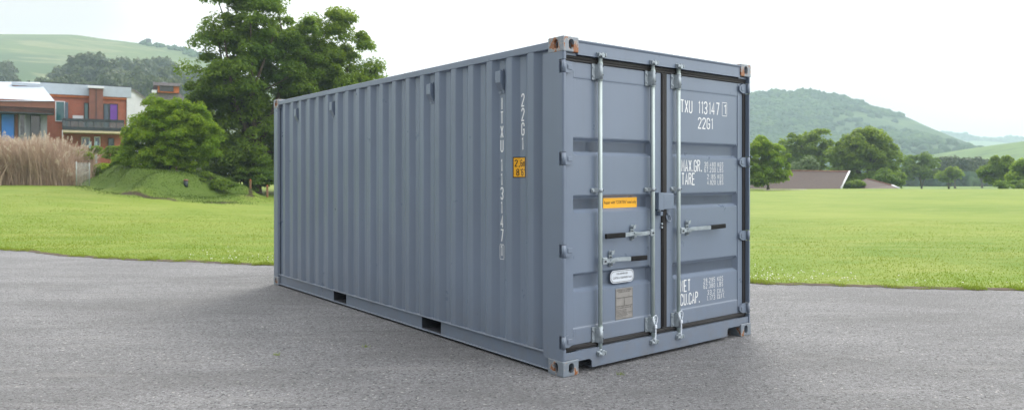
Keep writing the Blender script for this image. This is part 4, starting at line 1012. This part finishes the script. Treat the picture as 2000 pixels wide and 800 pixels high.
# two timber stakes and a dark bollard on the lawn
for p_, lab in ((489, 'brown timber stake further from the container, under the tall tree'), (522, 'brown timber stake nearest the container, under the tall tree')):
    a_ = W(p_, 375, 43); z_ = gz(a_.x, 43); t = thing('timber_stake', lab, 'stake', (a_.x, 43, z_), 0, 'timber stakes at the edge of the trees')
    q = B(); q.box(-.05, .05, -.05, .05, -.1, .66, .008).build('post', simple('stake_wood', (0.22, 0.115, 0.06), .85), t)
    q = B(); q.prism([(-.05, .66), (.05, .66), (0, .72)], 'y', -.05, .05).build('post_top', M['orange'], t)
a_ = W(363, 375, 37); t = thing('short_bollard', 'short dark brown bollard on the lawn below the round shrub', 'bollard', (a_.x, 37, gz(a_.x, 37)))
B().tube([(0, 0, -.05), (0, 0, .26)], [.11, .10], 14).build('post', M['house_frame'], t); B().tube([(0, 0, .262), (0, 0, .31), (0, 0, .34)], [.12, .12, .05], 14).build('cap', M['brick_trim'], t)

# ------------------------------------------------------------------ hills
def hill(name, prof_px, Yr, Y0, expo, mat, xpad, ny=60, nx=160, rough=0.0, seed=0, back=1.35, z0=0.0, canopy=0.0):
    r = np.random.RandomState(seed); px = np.linspace(prof_px[0][0], prof_px[-1][0], nx); py = np.interp(px, [p[0] for p in prof_px], [p[1] for p in prof_px])
    x = (px-1000)/1424.35*Yr; zr = 1.534+(342.5-py)/1424.35*Yr
    kk = np.ones(5)/5; zr = np.convolve(np.pad(zr, 2, 'edge'), kk, 'valid')
    Ys = np.concatenate([np.linspace(Y0, Yr, ny), np.linspace(Yr*1.03, Yr*back, 10)])
    rows = []
    for Yv in Ys:
        t = np.clip((Yv-Y0)/(Yr-Y0), 0, 1); f = t**expo if Yv <= Yr else 1-((Yv-Yr)/(Yr*(back-1)))**1.5*.5
        zz = z0+(zr-z0)*f
        zz = zz + rough*(np.sin(x*.013+Yv*.011+seed)+.6*np.sin(x*.031-Yv*.021+seed*2))*min(1, 4*t*(1-min(t, .999))+.0)
        rows.append(np.stack([x, np.full(nx, Yv), zz], -1))
    V = np.array(rows); n2 = len(Ys); i, j = np.meshgrid(np.arange(nx-1), np.arange(n2-1)); a = (j*nx+i).ravel()
    V[0, :, 2] -= 3
    o = np_mesh(name, V.reshape(-1, 3), np.stack([a, a+1, a+nx+1, a+nx], -1), mat, smooth=True); tag(o, kind='structure')
    def hz(X, Y):
        X = np.asarray(X, float); Y = np.asarray(Y, float); jj = np.interp(Y, Ys, np.arange(n2)); j0 = np.clip(jj.astype(int), 0, n2-2); fr = jj-j0
        ii = np.interp(X, x, np.arange(nx)); i0 = np.clip(ii.astype(int), 0, nx-2); fi = ii-i0; Z = V[:, :, 2]
        return (Z[j0, i0]*(1-fi)+Z[j0, i0+1]*fi)*(1-fr)+(Z[j0+1, i0]*(1-fi)+Z[j0+1, i0+1]*fi)*fr
    return o, hz
def field_mat(name, a, b_, c_, sc, sx=1, sy=1):
    N = Nodes(name); v = N.pos((sx, sy, 1)); f = N.noise(v, sc, 5, .6, .3); c = N.mix(N.rng(f, .40, .58), a, b_); c = N.mix(N.rng(N.noise(v, sc*2.7, 4, .6), .52, .60, 0, .8), c, c_)
    c = N.mix(N.rng(N.noise(N.pos(), .12, 5, .7), .4, .7, 0, .35), c, tuple(x*.6 for x in a)); N.col(c); N.rough(.9); N.b.inputs['Specular IOR Level'].default_value = .1; return N.m
M['hill_left'] = field_mat('hill_pasture', (0.060, 0.100, 0.042), (0.105, 0.145, 0.055), (0.18, 0.195, 0.10), .008, .5, 1.3)
M['hill_right'] = field_mat('hill_woods', (0.030, 0.060, 0.030), (0.055, 0.095, 0.038), (0.09, 0.14, 0.05), .006, .5, 1.4)
M['hill_meadow'] = field_mat('hill_meadow', (0.10, 0.16, 0.045), (0.13, 0.19, 0.05), (0.05, 0.085, 0.035), .02, .6, 1.6)
hl, hlz = hill('hill', [(-700, 130), (-300, 78), (-60, 66), (0, 67), (150, 68), (190, 75), (260, 83), (320, 91), (390, 106), (440, 130), (560, 190), (700, 270), (800, 330)], 650, 105, 1.25, M['hill_left'], 0, rough=2.0, seed=1)
hr, hrz = hill('hill', [(900, 335), (1100, 262), (1250, 215), (1380, 192), (1465, 185), (1510, 182), (1545, 181), (1590, 179), (1610, 186), (1625, 190), (1645, 190), (1680, 203), (1710, 216), (1740, 222), (1775, 229), (1795, 240), (1803, 254), (1815, 266), (1850, 277), (1890, 289), (1930, 301), (1965, 311), (2050, 324), (2300, 338)], 900, 400, 2.4, M['hill_right'], 0, rough=4.0, seed=2, nx=240)
hf, hfz = hill('far_hill', [(1500, 300), (1700, 285), (1820, 268), (1860, 268), (1920, 274), (1960, 278), (2000, 277), (2100, 270), (2400, 262), (2700, 290)], 1900, 1100, 1.2, M['hill_meadow'], 0, rough=3, seed=4)
hm, hmz = hill('meadow_hill', [(1760, 340), (1840, 318), (1900, 298), (1950, 286), (2000, 277), (2100, 264), (2300, 255), (2600, 280), (2900, 330)], 520, 220, 1.2, M['hill_meadow'], 0, rough=1.5, seed=5)

# woodland spread over the right-hand hill: a mass nobody could count
def canopy_blobs(name, X, Y, Z, S, mat, seed, label, n_sub=1):
    r = np.random.RandomState(seed)
    t = bmesh.new(); bmesh.ops.create_icosphere(t, subdivisions=2, radius=1.0); v0 = np.array([v.co[:] for v in t.verts]); f0 = np.array([[v.index for v in f.verts] for f in t.faces]); t.free()
    n = len(X); nv = len(v0); q = v0[None]*(1+r.normal(0, .16, (n, nv, 1))); S = np.maximum(np.asarray(S, float), .2); s = np.stack([S*(.8+.4*r.rand(n)), S*(.8+.4*r.rand(n)), S*(.75+.35*r.rand(n))], -1)
    V = q*s[:, None, :]+np.stack([X, Y, Z], -1)[:, None, :]; F = f0[None]+(np.arange(n)*nv)[:, None, None]
    o = np_mesh(name, V.reshape(-1, 3), F.reshape(-1, 3), mat); tag(o, label, 'woodland', kind='stuff'); return o
M['canopy'] = field_mat('canopy', (0.020, 0.048, 0.028), (0.038, 0.080, 0.034), (0.070, 0.120, 0.042), .022)
r = np.random.RandomState(51); n = 10500
Yw = 430+(900-430)*r.rand(n)**.7; Xw = (r.uniform(1080, 1990, n)-1000)/1424.35*Yw; Zw = hrz(Xw, Yw)
dens = np.sin(Xw*.012+Yw*.006)+.8*np.sin(Xw*.021-Yw*.017+2)+.5*np.sin(Yw*.045)
pxw = 1000+Xw/Yw*1424; pyw = 342.5-(Zw-1.5)/Yw*1424
keep = (dens > -.75) & ~((pxw > 1812) & (Yw > 640) & (r.rand(n) < .6)) & ~((pxw > 1620) & (pyw < 262) & (pyw > 214+ (pxw-1640)*.12) & (r.rand(n) < .93)) & ~((pyw > 282) & (pxw > 1720) & (r.rand(n) < .85))
canopy_blobs('hill_woodland', Xw[keep], Yw[keep], Zw[keep]+0.4, 3.6+1.6*r.rand(keep.sum()), M['canopy'], 52, 'dense woodland covering the hill on the right')
# hedgerow and scrub lines on the left hill and its ridge
n = 260; Xl = (r.uniform(240, 420, n)-1000)/1424.35*648; Yl = np.full(n, 648.)+r.normal(0, 4, n); k_ = r.rand(n) < np.interp(Xl, [-330, -318, -300, -265], [0, .3, .6, 1.0])
canopy_blobs('ridge_scrub', Xl[k_], Yl[k_], hlz(Xl[k_], Yl[k_])+.8, 1.2+2.0*r.rand(k_.sum())**2, M['canopy'], 53, 'line of low scrub along the top of the left hill')
n = 1500; Yl = 1880+r.normal(0, 25, n); Xl = (r.uniform(1800, 2080, n)-1000)/1424.35*Yl; wv = (np.sin(Xl*.035)+np.sin(Xl*.083+1)+.6*np.sin(Xl*.19))
canopy_blobs('ridge_woodland', Xl, Yl, hfz(Xl, np.minimum(Yl, 1899))+1.5+np.maximum(wv, -.6)*4.5*r.rand(n), 5.5+3*r.rand(n), M['canopy'], 54, 'far line of trees on the horizon at the right')
# hilltop tower
a_ = W(290.5, 84, 648); t = thing('hilltop_tower', 'small square stone tower on the skyline of the left hill', 'tower', (a_.x, 648, float(hlz(a_.x, 648.))))
B().prism([(-1.7, -1), (1.7, -1), (1.4, 4.4), (-1.4, 4.4)], 'y', -1.5, 1.5).build('tower_shaft', M['dark'], t, normals=True)
q = B(); q.box(-1.7, 1.7, -1.7, 1.7, 4.4, 4.9); [q.box(x, x+.6, -1.7, -1.3, 4.9, 5.4) for x in (-1.6, -.3, 1.0)]; q.build('battlement', M['dark'], t)

# ------------------------------------------------------------------ copied far trees
def far_tree_proto(name, label, group, seed, h, w, nleaf, size, mat, shape='dome'):
    r = np.random.RandomState(seed); t = thing(name, label, 'tree', (0, 0, 0), 0, group)
    bl = [(0, 0, h*.55, w*.42, w*.42, h*.36), (-w*.20, 0, h*.42, w*.28, w*.28, h*.30), (w*.22, .1, h*.40, w*.28, w*.28, h*.28), (w*.05, 0, h*.76, w*.25, w*.25, h*.22)]
    if shape == 'tall': bl = [(0, 0, h*.5, w*.34, w*.34, h*.42), (w*.1, 0, h*.72, w*.28, w*.28, h*.26), (-w*.15, 0, h*.35, w*.3, w*.3, h*.3)]
    pads = pads_on(r, bl, 110, (.3, 1.0)); pr = w*.12*(.7+.6*r.rand(110)); leaves('crown', pads, pr, nleaf, size, mat, t, r, .75, .1, .8)
    branches('trunk', (0, 0, 0), h, w*.028, pads, pr, M['bark'], t, r, 8, .2, 3); return t
GL = 'hazy trees on the slope of the left hill'
pl = [far_tree_proto('hillside_tree', '', GL, 61+i, 16, 17, 12000, 0.9, M['leaf_far'], s) for i, s in enumerate(('dome', 'tall', 'dome'))]
spots = [(178, 112, 300, 1.45, 0, 'largest round hazy tree on the left hill slope'), (128, 128, 330, 1.0, 1, 'hazy tree on the left hill just left of the largest one'),
  (246, 112, 345, 1.15, 1, 'hazy tree on the left hill immediately right of the largest one'), (286, 118, 330, 1.0, 0, 'hazy tree standing below the hilltop tower'),
  (338, 128, 300, 1.05, 2, 'hazy rounded tree on the left hill beside the tall garden tree'), (312, 110, 370, 1.2, 0, 'hazy tree near the ridge on the left hill, right of the tower'),
  (372, 122, 340, 1.1, 2, 'rightmost hazy hillside tree, partly behind the tall garden tree'), (268, 140, 260, .80, 2, 'small pale hazy tree low on the left hill slope'),
  (228, 150, 240, .72, 0, 'small hazy tree above the brick house chimney'), (150, 152, 250, .85, 2, 'hazy tree directly above the brick house parapet'),
  (105, 152, 240, .70, 1, 'hazy tree above the gap between grey and brick house'), (325, 150, 235, .62, 1, 'small hazy tree above the orange dormer'),
  (78, 158, 235, .55, 0, 'small dark hazy tree above the grey house roof'), (8, 118, 330, .75, 1, 'dark hazy tree at the left edge of the picture'), (-18, 128, 320, .9, 0, 'dark hazy tree cut by the left edge of the picture'),
  (195, 155, 230, .7, 2, 'small hazy tree right behind the brick house chimney'), (290, 155, 225, .62, 0, 'small hazy tree above the pale gable')]
for i, (px, tpy, Y, sc, kind, lab) in enumerate(spots):
    x = (px-1000)/1424.35*Y; o = copy_tree(pl[kind]); top = W(px, tpy, Y).z; zb = float(hlz(x, float(Y)))
    s_ = max(.5, min(2.2, (top-zb)/15.5)) if top > zb+6 else sc
    o.location = (x, Y, zb-.5); o.scale = (sc*1.5, sc*1.5, s_); o.rotation_euler[2] = i*1.3; o['label'] = lab; o['group'] = GL
def drop_tree(o):
    for ch in list(o.children): drop_tree(ch)
    bpy.data.objects.remove(o)
for o in pl: drop_tree(o)

# trees beyond the lawn on the right, each with its own shape
GR = 'trees beyond the lawn on the right'
tree('small_leafy_tree', 'dense bright-edged green tree right beside the container on the far lawn', 1500, 368, 78, [(1490, 315, 36, 42), (1515, 320, 28, 36), (1480, 290, 22, 22), (1512, 345, 26, 16), (1478, 345, 26, 18), (1450, 330, 20, 30)], 170, .58, 42000, .25, M['leaf_bush'], 71, .14, .12, .85, GR)
tree('broadleaf_tree', 'open grey-green tree behind the brown roof', 1570, 345, 118, [(1560, 288, 28, 28), (1598, 280, 28, 22), (1545, 305, 18, 20), (1600, 305, 30, 22), (1575, 325, 40, 20)], 120, 1.0, 22000, .42, M['leaf_mid'], 72, .25, .25, .8, GR)
tree('broadleaf_tree', 'largest domed green tree beyond the lawn on the right', 1690, 368, 108, [(1690, 295, 52, 38), (1655, 310, 34, 34), (1730, 315, 34, 32), (1695, 270, 32, 18), (1690, 335, 60, 24), (1640, 338, 24, 22)], 260, 1.0, 50000, .38, M['leaf_mid'], 73, .35, .15, .8, GR)
tree('willow_tree', 'small pale silvery tree between the brown roof and the big domed tree', 1583, 338, 100, [(1583, 322, 14, 16), (1560, 330, 10, 10)], 24, .7, 5000, .30, M['leaf_pale'], 74, .1, .2, .8, GR)
tree('broadleaf_tree', 'dark rounded tree just right of the big domed tree', 1800, 356, 150, [(1795, 325, 26, 22), (1820, 328, 22, 24), (1775, 335, 18, 18)], 50, 1.2, 10000, .55, M['leaf_big'], 75, .25, .15, .8, GR)
tree('dark_shrub_tree', 'dark low overhanging growth at the right foot of the big domed tree', 1735, 368, 100, [(1725, 350, 26, 16), (1745, 352, 16, 14)], 30, .9, 7000, .36, M['leaf_big'], 76, .12, .12, .7, GR)
tree('broadleaf_tree', 'hazy dark tree with a flat top in the distance behind the small round tree', 1865, 352, 210, [(1850, 325, 20, 14), (1880, 325, 20, 14)], 30, 1.6, 6000, .8, M['leaf_far'], 77, .3, .15, .8, GR)
tree('broadleaf_tree', 'hazy distant tree left of the isolated round tree', 1918, 352, 220, [(1905, 326, 18, 13), (1925, 328, 16, 14)], 30, 1.6, 6000, .8, M['leaf_far'], 78, .3, .15, .8, GR)
tree('broadleaf_tree', 'small rounded bluish tree in the gap of the far lawn edge', 1853, 358, 140, [(1853, 343, 17, 15)], 24, .9, 5000, .5, M['leaf_mid'], 79, .15, .15, .85, GR)
tree('broadleaf_tree', 'isolated round tree near the right edge of the picture', 1953, 366, 105, [(1955, 325, 24, 20), (1940, 342, 24, 18), (1970, 340, 18, 22)], 100, .85, 20000, .34, M['leaf_mid'], 80, .2, .15, .85, GR)
tree('broadleaf_tree', 'bright yellow-green tree cut by the right edge of the picture', 2003, 366, 96, [(2000, 330, 20, 20), (2020, 335, 30, 28), (1995, 350, 16, 14)], 50, .8, 12000, .32, M['leaf_bush'], 81, .2, .15, .85, GR)
tree('low_shrub', 'low dark bushes running along the lawn edge below the isolated round tree', 1985, 368, 90, [(1975, 362, 26, 7), (2010, 362, 20, 8)], 30, .5, 6000, .26, M['leaf_big'], 82, .05, .1, .6)
tree('low_shrub', 'dark shrub between the two brown roofs', 1665, 370, 92, [(1668, 362, 20, 8)], 20, .5, 4000, .26, M['leaf_big'], 83, .05, .1, .6)
# distant wood at the foot of the hill
n = 2200; Yl = 250+40*r.rand(n); Xl = (r.uniform(1400, 2080, n)-1000)/1424.35*Yl; Zl = ground_h(Xl, Yl)
canopy_blobs('distant_wood', Xl, Yl, Zl+1.2+3.4*r.rand(n)+.9*np.sin(Xl*.11)*np.sin(Xl*.043+1), 1.3+1.2*r.rand(n), M['canopy'], 55, 'distant belt of wood along the foot of the hill')

# brown hipped roof of the low building beyond the lawn
M['brown_roof'] = simple('brown_shingles', (0.085, 0.062, 0.060), .85, 0, .18, 3, .2)
def low_building(name, label, px0, px1, top0, top1, pyt, pytr, base, Y, cap):
    a_ = W((px0+px1)/2, base, Y); t = thing(name, label, 'building', (a_.x, Y, a_.z-.3)); o_ = t.location; b = B(); D = 7
    e0, e1, r0, r1 = W(px0, base, Y), W(px1, base, Y), W(top0, pyt, Y+3.2), W(top1, pytr, Y+3.2); bk0, bk1 = Vector((e0.x, Y+D, e0.z)), Vector((e1.x, Y+D, e1.z))
    Q = lambda v: (v.x-o_.x, v.y-o_.y, v.z-o_.z)
    for f in ((e0, e1, r1, r0), (e1, bk1, r1), (bk1, bk0, r0, r1), (bk0, e0, r0), (e0, bk0, bk1, e1)): b.poly([Q(v) for v in f])
    b.build('roof', M['brown_roof'], t, normals=True)
    b = B(); b.tube([Q(e1+Vector((0, -.02, .02))), Q(r1+Vector((.0, 0, .03)))], .11, 6); b.build('hip_trim', cap, t)
    b = B(); b.tube([Q(r0+Vector((0, 0, .03))), Q(r1+Vector((0, 0, .03)))], .07, 6); b.build('ridge_trim', M['brick_trim'], t)
    b = B(); z_ = e0.z-o_.z; b.box(e0.x-o_.x+.4, e1.x-o_.x-.4, .4, D-.4, z_-2.3, z_-.02).build('wall', M['white_paint'], t)
low_building('low_building', 'long low building with a brown hipped roof beyond the lawn', 1490, 1642, 1506, 1659, 333, 335, 369, 88, M['white_paint'])
low_building('low_outbuilding', 'smaller brown roofed outbuilding under the big domed tree', 1690, 1757, 1692, 1742, 349, 362, 368, 90, M['white_paint'])
# pale tracks and sand beyond the lawn
def sheet(name, pts, mat, lift=.03):
    b = B(); b.poly([(x, y, gz(x, y)+lift) for x, y in pts]); o = b.build(name, mat); tag(o, kind='structure'); return o
M['path'] = simple('pale_path', (0.42, 0.38, 0.34), .9, 0, .1); M['sand'] = simple('dry_sandy_ground', (0.40, 0.36, 0.25), .9, 0, .15, .6)
b = B(); P1 = [(26.0, 75.0), (31.0, 76.0), (31.0, 77.6), (26.0, 76.6)]
sheet('path', P1, M['path'])

# air between here and the hills
hb_ = B(); hb_.box(-2750, 2750, -120, 2700, -12, 165); N = Nodes('haze_air'); N.t.nodes.remove(N.b); pv = N.n('ShaderNodeVolumePrincipled')
pv.inputs['Color'].default_value = (0.70, 0.87, 1.0, 1); pv.inputs['Density'].default_value = 0.00050; N.l(pv.outputs[0], N.out.inputs['Volume'])
hz_o = hb_.build('haze', N.m); tag(hz_o, kind='stuff')
